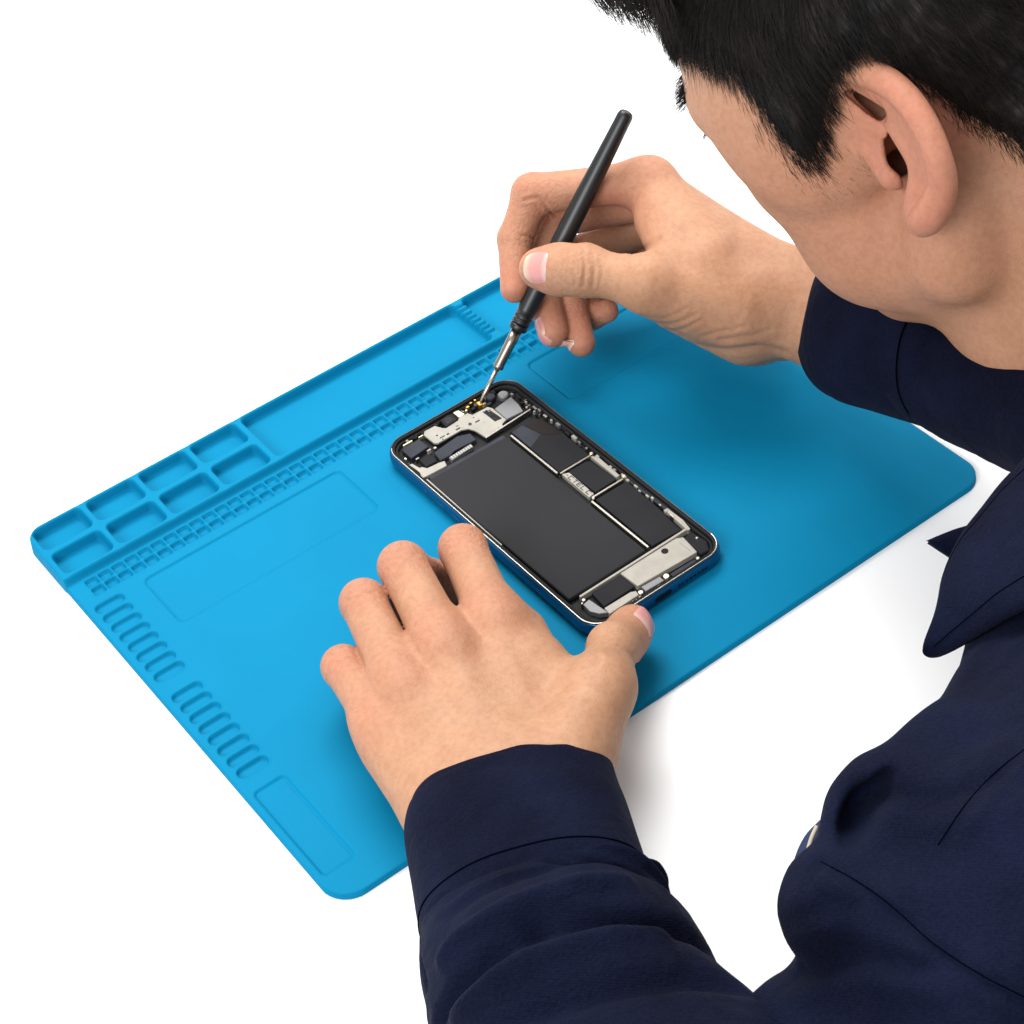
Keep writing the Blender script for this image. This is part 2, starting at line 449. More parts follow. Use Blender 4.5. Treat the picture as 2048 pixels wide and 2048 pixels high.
    plate('gold_pad', [(13.2, 67.6), (15.2, 67.4), (15.6, 70.2), (13.4, 70.8)], 4.31, 6.7, gold, ph, 0.5)
    for u, v, rad, m_ in ((20.9, 69.4, 2.4, flexm), (26.0, 66.6, 2.6, silver), (23.6, 71.0, 1.2, chipm)):
        bm = bmesh.new(); add_cyl(bm, u, v, rad, 4.31, 6.6, 22, 0.5); bm_obj('sensor_disc', bm, m_, ph, False)
    for k in range(60):
        side = rr.choice('tlr')
        if side == 't': u, v = rr.uniform(-26, 27), 71.6 + rr.uniform(-.8, .3)
        elif side == 'l': u, v = -32.6 + rr.uniform(-.3, .8), rr.uniform(47, 66)
        else: u, v = 30.4 + rr.uniform(-1.6, .8), rr.uniform(44, 66)
        w, l = rr.uniform(.4, 1.5), rr.uniform(.4, 1.5)
        plate('board_component', rect(u - w / 2, v - l / 2, u + w / 2, v + l / 2), 4.31, 5.6 + rr.uniform(0, .9), rr.choice((chipm, shield, tray, flexm, silver, tray)), ph, 0.12)
    for k in range(34):
        u, v = rr.uniform(-15.5, 15.5), rr.choice((rr.uniform(70.6, 72.2), rr.uniform(60.4, 65.0), rr.uniform(49.2, 58.0)))
        on = (v < 66 and (v > 60.2 or u > 3))
        if on and not (-15 < u < 15.5): continue
        w, l = rr.uniform(.3, 1.3), rr.uniform(.3, 1.0); z0 = 6.9 if on else 4.31
        plate('board_component', rect(u - w / 2, v - l / 2, u + w / 2, v + l / 2), z0, z0 + rr.uniform(.08, .22) if on else 5.2 + rr.uniform(0, 1), rr.choice((silver, tray, shield, chipm) if on else (chipm, shield, gold, silver, flexm)), ph, 0.05)
    for k in range(30):
        u, v = rr.uniform(-22, 28), -71.9 + rr.uniform(-.6, 1.2)
        w, l = rr.uniform(.4, 1.8), rr.uniform(.3, .9)
        plate('board_component', rect(u - w / 2, v - l / 2, u + w / 2, v + l / 2), 4.31, 5.4 + rr.uniform(0, .9), rr.choice((chipm, flexm, silver, shield, tray)), ph, 0.08)
    # ports and keys on the band
    bm = bmesh.new(); V = rr_outline(4.4, 1.35, 1.3, 6)
    vs0 = [bm.verts.new((x * MM, -75.62 * MM, (3.9 + y) * MM)) for x, y in V]; vs1 = [bm.verts.new((x * MM, -74.6 * MM, (3.9 + y) * MM)) for x, y in V]
    bm.faces.new(vs0); bm.faces.new(vs1[::-1])
    for i in range(len(V)): bm.faces.new((vs0[i], vs0[(i + 1) % len(V)], vs1[(i + 1) % len(V)], vs1[i]))
    bm_obj('charging_port', bm, black, ph)
    for k, u in enumerate((8.6, 10.2, 12.4, 14.6, 16.8, 19.0, 21.0, 22.8)):
        bm = bmesh.new(); rad = 0.72 if k > 1 else 0.5
        ring = [(u + rad * math.cos(a), 3.9 + (rad if k > 1 else 1.0) * math.sin(a)) for a in np.linspace(0, 2 * math.pi, 13)[:-1]]
        a0 = [bm.verts.new((x * MM, -75.58 * MM, z * MM)) for x, z in ring]; a1 = [bm.verts.new((x * MM, -74.8 * MM, z * MM)) for x, z in ring]
        bm.faces.new(a0); bm.faces.new(a1[::-1])
        for i in range(12): bm.faces.new((a0[i], a0[(i + 1) % 12], a1[(i + 1) % 12], a1[i]))
        bm_obj('speaker_hole', bm, black, ph)
    for v0, v1 in ((38.6, 42.4), (26.0, 33.2), (14.4, 22.0)):
        bm = bmesh.new()
        pts = rr_outline((v1 - v0) / 2, 0.95, 0.9, 5)
        b0 = [bm.verts.new((-36.5 * MM, (x + (v0 + v1) / 2) * MM, (4.0 + y) * MM)) for x, y in pts]; b1 = [bm.verts.new((-35.4 * MM, (x + (v0 + v1) / 2) * MM, (4.0 + y) * MM)) for x, y in pts]
        f = bm.faces.new(b0); bm.faces.new(b1[::-1])
        for i in range(len(pts)): bm.faces.new((b0[i], b0[(i + 1) % len(pts)], b1[(i + 1) % len(pts)], b1[i]))
        bmesh.ops.bevel(bm, geom=list(f.edges), offset=0.2 * MM, segments=2, affect='EDGES')
        bm_obj('side_button', bm, blue, ph)


# ------------------------------------------------------------------ the screwdriver
TIP = PZ(960, 806, 7.0)
TOPC = PD(1248, 236, proj(TIP)[0][2] - 36)


def driver_point(t_mm):
    d = (TOPC - TIP) / np.linalg.norm(TOPC - TIP)
    return TIP + d * t_mm * MM


def build_driver():
    L = np.linalg.norm(TOPC - TIP) / MM
    d = Vector(TOPC - TIP).normalized()
    e = empty('screwdriver', tuple(TIP))
    e.rotation_mode = 'QUATERNION'; e.rotation_quaternion = d.to_track_quat('Z', 'Y')
    tag(e, 'slim black precision screwdriver with steel shaft, its tip on the opened phone', 'screwdriver')
    rub = mat('black_handle', (0.006, 0.0065, 0.007), rough=0.38, spec=0.5, var=0.2, vscale=80, bump=0.05, bscale=900)
    steel = mat('driver_steel', (0.30, 0.27, 0.23), rough=0.3, metal=1.0, rvar=0.1, vscale=200)
    shaft = mat('driver_shaft', (0.46, 0.40, 0.33), rough=0.28, metal=1.0)
    s = L / 143.0
    def part(name, prof, m):
        V, F = lathe([(r * MM, z * MM * s) for r, z in prof], 40)
        return mesh_obj(name, V, F, m, e)
    hb, ht = 39.0, 146.6
    part('handle', [(3.6, hb + 1.9), (4.15, hb + 2.2), (4.15, hb + 3.6), (3.85, hb + 3.9), (3.85, hb + 4.3), (4.2, hb + 4.6), (4.25, hb + 5.8), (3.95, hb + 6.1), (3.95, hb + 6.5), (4.3, hb + 6.8), (4.35, hb + 9), (4.5, hb + 20),
                    (4.55, 75), (4.5, 95), (4.2, 115), (3.8, 132), (3.62, 140), (3.6, ht - 3.2), (3.4, ht - 1.9), (2.9, ht - 0.9), (2.0, ht - 0.3), (0.6, ht)], rub)
    part('collar', [(3.3, hb - 1.2), (4.0, hb - 0.9), (4.2, hb - 0.4), (4.2, hb + 1.2), (4.0, hb + 1.6), (3.5, hb + 1.85)], rub)
    part('ferrule', [(1.0, 18.0), (2.2, 18.1), (2.5, 18.5), (2.5, 19.6), (2.3, 20.0), (2.35, 21), (2.45, 30), (2.5, hb - 1.3)], steel)
    part('shaft', [(0.35, 0.2), (0.62, 0.9), (0.7, 2.5), (1.05, 4.5), (1.12, 17.9)], shaft)

# ------------------------------------------------------------------ smooth distance fields -> one continuous skin
# all field work is in millimetres
class Cap:
    """tapered capsule, optionally flattened along one axis, optionally waisted"""
    def __init__(s, a, b, ra, rb, n=None, f=1.0, pinch=0.0):
        s.a = np.array(a, float); s.b = np.array(b, float); s.ra, s.rb = ra, rb
        s.n = None if n is None else np.array(n, float) / np.linalg.norm(n)
        s.f = f; s.p = pinch
        s.c = (s.a + s.b) / 2; s.R = np.linalg.norm(s.b - s.a) / 2 + max(ra, rb)
    def d(s, P):
        ab = s.b - s.a; L = ab @ ab + 1e-9
        pa = P - s.a
        t = np.clip((pa @ ab) / L, 0, 1)
        w = pa - t[:, None] * ab
        r = s.ra + (s.rb - s.ra) * t
        if s.p: r = r - s.p * 4 * t * (1 - t)
        if s.n is not None:
            h = w @ s.n
            l2 = (w * w).sum(1) - h * h
            q = np.sqrt(np.maximum(l2 + (h * s.f) ** 2, 1e-12))
            g = np.sqrt(np.maximum(l2 + (h * s.f * s.f) ** 2, 1e-12)) / q
            return (q - r) / np.maximum(g, 1.0)
        return np.sqrt((w * w).sum(1)) - r


class Ell:
    def __init__(s, c, r, ax=None):
        s.c = np.array(c, float); s.r = np.array(r, float)
        s.ax = np.eye(3) if ax is None else np.array(ax, float)       # rows are the axes
        s.R = max(r)
    def d(s, P):
        q = (P - s.c) @ s.ax.T
        k0 = np.sqrt(((q / s.r) ** 2).sum(1)) + 1e-9
        k1 = np.sqrt(((q / s.r ** 2) ** 2).sum(1)) + 1e-9
        return k0 * (k0 - 1) / k1


def _union(prims, P, k, cen=None, rad=None):
    d = None
    if cen is not None:
        ds = [np.linalg.norm(p.c - cen) - p.R for p in prims]
        lim = rad + 2.2 * k + 4
        prims = [p for p, x in zip(prims, ds) if x < lim]
    for p in prims:
        e = p.d(P)
        d = e if d is None else smin(d, e, k)
    return d


class Comp:
    """base prims smoothly joined; limbs each joined to the base but not to one another; cuts"""
    def __init__(s, base, k=8.0, limbs=(), cuts=(), klimb=1.2):
        s.base, s.k, s.limbs, s.cuts, s.kl = base, k, list(limbs), list(cuts), klimb
        allp = list(base) + [p for l in s.limbs for p in l[0]]
        lo = np.min([p.c - p.R for p in allp], 0); hi = np.max([p.c + p.R for p in allp], 0)
        s.lo, s.hi = lo - 12, hi + 12
    def d(s, P, cen=None, rad=None):
        b = _union(s.base, P, s.k, cen, rad)
        out = b
        for prims, ki, kj in s.limbs:
            l = _union(prims, P, ki, cen, rad)
            if l is None: continue
            e = l if b is None else smin(b, l, kj)
            if out is None or b is None: out = e if out is None else np.minimum(out, e)
            else:                                # soft crease between neighbouring limbs, none where a limb has no effect
                ke = np.clip(np.minimum(b - out, b - e), 1e-6, 1.6)
                out = smin(out, e, ke)
        if out is None: return None
        for prims, kc in s.cuts:
            c = _union(prims, P, 2.0, cen, rad)
            if c is not None: out = -smin(-out, c, kc)
        return out


def field(comps, P, cen=None, rad=None, k=3.0):
    d = None
    for c in comps:
        if cen is not None and (np.any(cen + rad < c.lo) or np.any(cen - rad > c.hi)): continue
        e = c.d(P, cen, rad)
        if e is None: continue
        d = e if d is None else smin(d, e, k)
    return d


def surface(comps, h=0.9, B=16, k=3.0, extra=None, smooth=2):
    """sparse surface nets: vertices (mm) and quads of the zero set"""
    lo = np.min([c.lo for c in comps], 0); hi = np.max([c.hi for c in comps], 0)
    nb = np.ceil((hi - lo) / (B * h)).astype(int) + 1
    gi = np.stack(np.meshgrid(*[np.arange(n) for n in nb], indexing='ij'), -1).reshape(-1, 3)
    cen = lo + (gi + 0.5) * B * h
    dc = np.full(len(cen), 1e3)
    for c in comps:
        m = np.all((cen > c.lo - 15) & (cen < c.hi + 15), 1)
        if m.any(): dc[m] = np.minimum(dc[m], c.d(cen[m]))
    half = B * h * 0.8661
    act = gi[np.abs(dc) < half * 1.7 + 3]
    N = nb * B + 3
    def gid(ijk): return (ijk[..., 0] * N[1] + ijk[..., 1]) * N[2] + ijk[..., 2]
    o1 = np.arange(B + 2)
    loc = np.stack(np.meshgrid(o1, o1, o1, indexing='ij'), -1)
    corner = np.array([(a, b, c) for a in (0, 1) for b in (0, 1) for c in (0, 1)])
    edges = [(i, j) for i in range(8) for j in range(i + 1, 8) if np.abs(corner[i] - corner[j]).sum() == 1]
    cells_id, cells_v, quads = [], [], []
    for g in act:
        base = g * B
        P = lo + (base + loc.reshape(-1, 3)) * h
        c0 = lo + (base + B / 2 + .5) * h
        d = field(comps, P, c0, half * 1.15 + 1, k)
        if d is None: continue
        if extra is not None: d = extra(P, d)
        D = d.reshape(B + 2, B + 2, B + 2)
        s = D < 0
        if s.all() or not s.any(): continue
        # cells of this block: index 0..B-1 (owned)
        def cr(a, n=B): return D[a[0]:a[0] + n, a[1]:a[1] + n, a[2]:a[2] + n]
        C = [cr(a) for a in corner]
        S = np.stack([c < 0 for c in C], -1)
        ns = S.sum(-1); m = (ns > 0) & (ns < 8)
        ii = np.argwhere(m)
        if len(ii):
            vals = np.stack([c[m] for c in C], -1)
            acc = np.zeros((len(ii), 3)); cnt = np.zeros(len(ii))
            for i, j in edges:
                x = (vals[:, i] < 0) != (vals[:, j] < 0)
                t = np.where(x, vals[:, i] / np.where(np.abs(vals[:, i] - vals[:, j]) < 1e-9, 1e-9, vals[:, i] - vals[:, j]), 0)
                acc += np.where(x[:, None], corner[i] + t[:, None] * (corner[j] - corner[i]), 0); cnt += x
            cells_v.append(lo + (base + ii + acc / cnt[:, None]) * h)
            cells_id.append(gid(base + ii))
        # edges owned by grid points 1..B of this block
        for ax in range(3):
            u, v = (ax + 1) % 3, (ax + 2) % 3
            A0 = s[1:B + 1, 1:B + 1, 1:B + 1]
            sl = [slice(1, B + 1)] * 3; sl[ax] = slice(2, B + 2)
            A1 = s[tuple(sl)]
            q = np.argwhere(A0 != A1)
            if not len(q): continue
            flip = A0[tuple(q.T)]
            p = base + q + 1
            eu = np.zeros(3, int); eu[u] = 1; ev = np.zeros(3, int); ev[v] = 1
            f = np.stack([gid(p - eu - ev), gid(p - ev), gid(p), gid(p - eu)], -1)
            f = np.where(flip[:, None], f, f[:, ::-1])
            quads.append(f)
    ids = np.concatenate(cells_id); V = np.concatenate(cells_v)
    o = np.argsort(ids); ids = ids[o]; V = V[o]
    Q = np.concatenate(quads)
    ix = np.searchsorted(ids, Q); ix = np.clip(ix, 0, len(ids) - 1)
    ok = (ids[ix] == Q).all(1)
    Q = ix[ok]
    used = np.unique(Q); rm = np.full(len(V), -1); rm[used] = np.arange(len(used))
    V = V[used]; Q = rm[Q]
    E = np.concatenate([Q[:, [0, 1]], Q[:, [1, 2]], Q[:, [2, 3]], Q[:, [3, 0]]])
    for it in range(smooth):
        for lam in (0.5, -0.52):
            acc = np.zeros_like(V); cnt = np.zeros(len(V))
            for x in range(3):
                acc[:, x] = np.bincount(E[:, 0], V[E[:, 1], x], len(V)) + np.bincount(E[:, 1], V[E[:, 0], x], len(V))
            cnt = np.bincount(E[:, 0], minlength=len(V)) + np.bincount(E[:, 1], minlength=len(V))
            V = V + lam * (acc / cnt[:, None] - V)
    return V, Q


def vnormals(V, Q):
    n = np.cross(V[Q[:, 2]] - V[Q[:, 0]], V[Q[:, 3]] - V[Q[:, 1]])
    N = np.zeros_like(V)
    for x in range(3):
        for c in range(4):
            N[:, x] += np.bincount(Q[:, c], n[:, x], len(V))
    return N / (np.linalg.norm(N, axis=1, keepdims=True) + 1e-12)


def J(x, y, z): return PZ(x, y, z) * 1000           # joint by sight line and height (mm)
def K(x, y, d): return PD(x, y, d) * 1000           # joint by sight line and depth (mm)
VIEW = RC[2]; RIGHT = RC[0]; UP = -RC[1]


def chain(pts, rads, **kw):
    return [Cap(pts[i], pts[i + 1], rads[i], rads[i + 1], **kw) for i in range(len(pts) - 1)]

# ------------------------------------------------------------------ hands
def left_hand():
    W = J(1015, 1600, 25)
    FA = J(1060, 1800, 27); EL = J(1290, 2270, 38)
    mc = {'i': J(984, 1230, 36), 'm': J(884, 1284, 38.5), 'r': J(799, 1362, 35), 'p': J(756, 1438, 28)}
    pip = {'i': J(926, 1097, 32), 'm': J(806, 1133, 36), 'r': J(727, 1205, 32), 'p': J(686, 1333, 25)}
    dip = {'i': np.array([129., 93, 14]), 'm': np.array([113., 99, 15]), 'r': np.array([88., 97, 14]), 'p': np.array([63., 78, 10])}
    tip = {'i': np.array([132., 87, 8.0]), 'm': np.array([121., 93, 8]), 'r': np.array([93., 90, 8]), 'p': np.array([68., 72, 7])}
    rr = {'i': (11.0, 9.6, 8.2, 7.4), 'm': (11.2, 9.8, 8.2, 7.4), 'r': (10.6, 9.2, 7.6, 7.0), 'p': (9.6, 8.2, 6.6, 6.0)}
    up = np.array([0.1, -0.25, 1.0])
    cw = {'i': J(1078, 1560, 26), 'm': J(1025, 1575, 28), 'r': J(965, 1590, 26.5), 'p': J(905, 1603, 23)}
    base = []
    for f in 'imrp':
        base.append(Cap(cw[f], mc[f] - np.array([0, 0, 1.5]), 15.5, 11.2 if f != 'p' else 10.0, up, 1.12))
        base.append(Cap(cw[f] - up * 9, mc[f] - up * 9 + (cw[f] - mc[f]) * .12, 13, 9.5))          # palm side flesh
    base.append(Cap(J(1020, 1600, 24), FA, 29, 25, up, 1.4))
    base.append(Cap(cw['p'] + (0, 0, -4), cw['i'] + (0, 0, -4), 17, 19, up, 1.1))
    base.append(Cap(FA, EL, 20, 24))
    # web between the knuckles and the heel of the hand
    base.append(Cap(mc['p'] + (cw['p'] - mc['p']) * .25 + (-1.5, 0, -4), cw['p'] + (-2, 0, -4), 11, 15.5))
    # thumb: metacarpal runs to the right edge of the hand
    cmc = J(1128, 1530, 29); tm = J(1203, 1372, 33); ti = J(1226, 1296, 25); tt = np.array([157.6, 22.5, 14.4])
    base.append(Cap(cmc, tm, 17.5, 11.8))
    base.append(Cap(J(1150, 1500, 24), J(1180, 1420, 26), 15, 12))
    base.append(Cap(J(1080, 1330, 30), J(1160, 1410, 27), 10.0, 8.5))                       # thumb web
    base.append(Cap(J(1040, 1270, 27), J(1120, 1450, 24), 11.0, 13))
    limbs = []
    for f in 'imrp':
        r = rr[f]
        m2 = mc[f] + (pip[f] - mc[f]) * -.1
        pr = [Cap(m2, pip[f], r[0] - .3, r[1], pinch=.35), Cap(pip[f], dip[f], r[1] - .1, r[2], pinch=.4), Cap(dip[f], tip[f], r[2], r[3])]
        limbs.append((pr, 2.5, 7.0))
    tdir = (tt - ti) / np.linalg.norm(tt - ti)
    limbs.append(([Cap(tm, ti, 11.6, 9.9, pinch=.9), Cap(ti, tt, 9.8, 8.2), Ell(ti + (tt - ti) * .62 + np.array([0, 0, -.5]), (11.5, 9.2, 8.4), [tdir, np.cross([0, 0, 1.], tdir) / np.linalg.norm(np.cross([0, 0, 1.], tdir)), [0, 0, 1]])], 3.0, 8.0))
    info = dict(W=W, FA=FA, EL=EL, mc=mc, pip=pip, dip=dip, tip=tip, ti=ti, tt=tt, tm=tm)
    return Comp(base, 7.0, limbs, klimb=0.8), info


def right_hand():
    W = K(1618, 632, 868)
    FA = K(1800, 692, 822); EL = K(2340, 965, 712)
    mc = {'i': K(1287, 362, 884), 'm': K(1305, 395, 904), 'r': K(1322, 440, 921), 'p': K(1342, 500, 931)}
    pip = {'i': K(1065, 389, 893), 'm': K(1105, 436, 914), 'r': K(1142, 515, 926), 'p': K(1195, 580, 928)}
    dip = {'i': K(1030, 478, 896), 'm': K(1078, 556, 906), 'r': K(1140, 612, 908), 'p': K(1184, 632, 914)}
    tip = {'i': K(1029, 578, 891), 'm': K(1107, 664, 896), 'r': K(1163, 686, 899), 'p': K(1214, 622, 910)}
    rr = {'i': (10.0, 9.6, 7.9, 6.3), 'm': (10.4, 9.6, 8.2, 6.9), 'r': (9.8, 9.0, 7.6, 6.3), 'p': (9.0, 7.6, 6.2, 5.4)}
    lat = np.cross(mc['i'] - W, VIEW); lat /= np.linalg.norm(lat)
    base = []
    cw = {'i': K(1560, 560, 868), 'm': K(1565, 590, 876), 'r': K(1570, 625, 884), 'p': K(1572, 660, 890)}
    for f in 'imrp':
        base.append(Cap(cw[f], mc[f], 13.5, rr[f][0] - .2))
    base.append(Cap(K(1560, 607, 868), K(1660, 645, 858), 21.8, 20, VIEW, .9))
    base.append(Cap(K(1660, 645, 858), FA, 20, 18.5))
    base.append(Cap(FA, EL, 19, 20))
    # thenar and hypothenar
    cmc = K(1475, 618, 856); tm = K(1296, 568, 850); ti = K(1170, 541, 856); tt = K(1079, 537, 869)
    base.append(Cap(cmc, tm, 16.5, 11.8))
    base.append(Cap(K(1500, 640, 864), K(1330, 590, 862), 15.5, 12.0))
    base.append(Cap(K(1490, 664, 872), K(1350, 606, 876), 14.5, 12))
    base.append(Cap(K(1512, 672, 884), K(1420, 630, 900), 13.0, 12))                           # hypothenar
    base.append(Cap(K(1400, 560, 905), K(1400, 480, 895), 14, 12))
    # first web: muscle between thumb and forefinger
    base.append(Cap(K(1420, 520, 858), K(1330, 430, 876), 13.5, 11))
    base.append(Cap(K(1345, 520, 856), K(1310, 450, 872), 9.0, 8.0))
    base.append(Cap(K(1380, 470, 868), K(1300, 390, 882), 13.0, 10))
    base.append(Cap(K(1600, 604, 866), K(1450, 578, 864), 20, 16.5))
    base.append(Cap(K(1570, 575, 866), K(1430, 500, 868), 15.5, 14))
    base.append(Cap(K(1540, 610, 858), K(1400, 545, 858), 14.5, 13))
    limbs = []
    for f in 'imrp':
        r = rr[f]
        m2 = mc[f] + (pip[f] - mc[f]) * -.08
        pr = [Cap(m2, pip[f], r[0] + .2, r[1], pinch=.9), Cap(pip[f], dip[f], r[1], r[2], pinch=.5), Cap(dip[f], tip[f], r[2], r[3])]
        limbs.append((pr, 2.0, 6.0))
    td = (tt - ti) / np.linalg.norm(tt - ti); ts = np.cross(VIEW, td); ts /= np.linalg.norm(ts); tn = np.cross(td, ts)
    limbs.append(([Cap(tm, ti, 12.0, 11.2, pinch=1.5), Cap(ti, tt, 11.2, 9.0), Ell(ti + (tt - ti) * .55, (14.5, 11.6, 9.0), [td, ts, tn])], 3.0, 7.0))
    info = dict(W=W, FA=FA, EL=EL, mc=mc, pip=pip, dip=dip, tip=tip, ti=ti, tt=tt, tm=tm)
    return Comp(base, 7.0, limbs, klimb=0.8), info

# ------------------------------------------------------------------ head
def catmull(P, n):
    """smooth curve through the rows of P with n steps per span"""
    P = np.asarray(P, float)
    Q = np.vstack([2 * P[0] - P[1], P, 2 * P[-1] - P[-2]])
    out = []
    for i in range(len(P) - 1):
        p0, p1, p2, p3 = Q[i:i + 4]
        for t in np.arange(n) / n:
            out.append(.5 * ((2 * p1) + (-p0 + p2) * t + (2 * p0 - 5 * p1 + 4 * p2 - p3) * t * t + (-p0 + 3 * p1 - 3 * p2 + p3) * t ** 3))
    out.append(P[-1])
    return np.array(out)


HROT, HS, HW = 19.0, 1.15, 0.93
HX = np.array([-.764, -.33, -.55]); HY = np.array([.12, -.92, .375]); HX /= np.linalg.norm(HX)
_a = math.radians(HROT); HX, HY = HX * math.cos(_a) + HY * math.sin(_a), HY * math.cos(_a) - HX * math.sin(_a)
HY = HY - HX * (HX @ HY); HY /= np.linalg.norm(HY); HZ = -np.cross(HX, HY)
HFW = np.stack([HX, HY, HZ], 1) @ RC            # rows: head forward, up, left in world axes
def KH(x, y, d): return K(x, y, d * HS)
CANAL = KH(1790, 302, 603)


def HF(f, u, l):
    if u > -60: f = f if f < 42 else 42 + (f - 42) * .72
    return CANAL + f * .90 * HFW[0] + u * .93 * HFW[1] + (l * HW - 72 * HW) * HFW[2]


def HL(P):
    """world mm -> (forward, up, left) of the head"""
    q = (P - CANAL) @ HFW.T
    q[:, 2] += 72 * HW
    return q


def head():
    E = lambda f, u, l, a, b, c: Ell(HF(f, u, l), (a, b, c), HFW)
    base = [E(-8, 46, 0, 86, 77, 71), E(36, 20, 0, 46, 48, 56), E(44, -22, 0, 38, 46, 49)]
    for s in (1, -1):
        base += [E(53, 4, 40 * s, 22, 20, 18), E(44, -34, 36 * s, 30, 30, 20),
                 Cap(HF(2, -38, 58 * s), HF(12, -52, 54 * s), 16, 15), Cap(HF(12, -52, 53 * s), HF(56, -63, 12 * s), 15, 14),
                 Cap(HF(87, 46, 6 * s), HF(72, 49, 47 * s), 10, 9), E(16, 28, 58 * s, 46, 34, 13)]
    base += [E(58, -66, 0, 18, 14, 22)]
    NB = KH(2450, 765, 655)
    base += [Cap(HF(-18, -10, 0), NB, 50, 54), Cap(HF(-45, 10, 0), NB + (NB - HF(-45, 10, 0)) * .0, 46, 54), Cap(HF(10, -44, 6), KH(2180, 700, 668), 38, 44)]
    limbs = []
    # nose, lips, eyelids
    limbs.append(([Cap(HF(86, 34, 0), HF(98, 0, 0), 6, 8.5), E(98, -2, 0, 10, 8, 10), E(93, -5, 9, 7, 6, 7), E(93, -5, -9, 7, 6, 7)], 5, 6))
    limbs.append(([Cap(HF(90, -31, 0), HF(82, -33, 20), 6, 3.5), Cap(HF(90, -31, 0), HF(82, -33, -20), 6, 3.5)], 3, 4))
    limbs.append(([Cap(HF(89, -40, 0), HF(82, -38, 18), 6.5, 3.5), Cap(HF(89, -40, 0), HF(82, -38, -18), 6.5, 3.5)], 3, 4))
    limbs.append(([E(69, 28, 31, 12, 12, 14), E(69, 28, -31, 12, 12, 14)], 3, 5))
    # ear near the camera: helix, antihelix, lobe, bowl
    hx = [(1692, 176, 600, 2.8), (1704, 154, 595, 3.4), (1730, 147, 588, 3.8), (1770, 161, 581, 3.9), (1809, 193, 576, 3.8), (1839, 233, 573, 3.7), (1863, 278, 572, 3.6), (1880, 328, 573, 3.6),
          (1886, 368, 577, 3.8), (1876, 402, 583, 4.4), (1858, 432, 590, 4.8), (1844, 444, 597, 4.4)]
    ah = [(1744, 186, 594, 2.4), (1782, 232, 590, 2.8), (1812, 278, 587, 2.9), (1836, 320, 587, 3.0), (1845, 358, 590, 3.8), (1843, 400, 595, 4.8), (1840, 430, 600, 5.0)]
    hp = [KH(*p[:3]) for p in hx]; ap = [KH(*p[:3]) for p in ah]
    hr = [p[3] * HS for p in hx]; ar = [p[3] * HS for p in ah]
    hf = catmull(np.c_[np.array(hp), hr], 6); af = catmull(np.c_[np.array(ap), ar], 5)
    ear = [Cap(a[:3], b[:3], a[3], b[3]) for a, b in zip(hf[:-1], hf[1:])] + [Cap(a[:3], b[:3], a[3], b[3]) for a, b in zip(af[:-1], af[1:])]
    h2 = hf[8:]; ta = np.linspace(0, 1, len(h2)) ** 1.05 * (len(af) - 1)
    for h_, t_ in zip(h2, ta):
        i_ = min(int(t_), len(af) - 2); a_ = af[i_] + (af[i_ + 1] - af[i_]) * (t_ - i_)
        ear.append(Cap(h_[:3] + VIEW * 2.2, a_[:3] + VIEW * 1.6, 2.7, 2.9))
    bk = catmull(np.array([KH(*q) for q in ((1772, 205, 624), (1797, 225, 624), (1817, 255, 622), (1835, 290, 622), (1848, 330, 622), (1854, 365, 620), (1850, 410, 618))]), 5)
    for h_, q_ in zip(hf[18:54], bk[np.linspace(0, len(bk) - 1, 36).astype(int)]):
        ear.append(Cap(h_[:3] + VIEW * 4, q_, 2.6, 5.5))
    limbs.append((ear, 1.3, 3.5))
    limbs.append(([Cap(KH(1756, 290, 607), KH(1788, 346, 605), 6.5, 6), Cap(KH(1690, 175, 604), KH(1745, 240, 603), 3.2, 3.8), Cap(KH(1745, 240, 603), KH(1800, 268, 597), 4.2, 4.0)], 3, 5))
    # the other ear, simply
    ear2 = chain([HF(-2, 24, -74), HF(-14, 32, -82), HF(-30, 22, -90), HF(-32, 0, -90), HF(-20, -22, -82), HF(-8, -28, -74)], [3.5, 4, 4, 4, 4.5, 5])
    ear2 += [Cap(HF(-8, 10, -72), HF(-28, 8, -86), 4, 3), Cap(HF(-8, -8, -72), HF(-26, -8, -84), 4, 3), Cap(HF(-10, 22, -74), HF(-28, 18, -86), 3, 3)]
    limbs.append((ear2, 3, 4))
    axl = (KH(1836, 340, 590) - KH(1772, 215, 590)); axl /= np.linalg.norm(axl)
    sid = np.cross(axl, VIEW); sid /= np.linalg.norm(sid)
    cuts = [([Ell(KH(1809, 316, 606), (14, 6.2, 24), [axl, sid, np.cross(axl, sid)]), Cap(KH(1805, 310, 595), KH(1796, 330, 640), 5, 5)], 1.5),
            ([Cap(KH(1700, 180, d), KH(1762, 228, d + 3), 2.3, 3.0) for d in (586, 591, 596, 601, 606)], 1.2)]
    # eye openings are left to lids and lashes; mouth line
    cuts.append(([Cap(HF(96, -35.5, 0), HF(84, -35.5, 19), 1.2, .8), Cap(HF(96, -35.5, 0), HF(84, -35.5, -19), 1.2, .8)], 1.5))
    cuts.append(([Cap(HF(102, -13, 5), HF(99, -9, 6), 2.4, 2.2), Cap(HF(102, -13, -5), HF(99, -9, -6), 2.4, 2.2)], 1.5))
    return Comp(base, 14.0, limbs, cuts), dict(NB=NB)


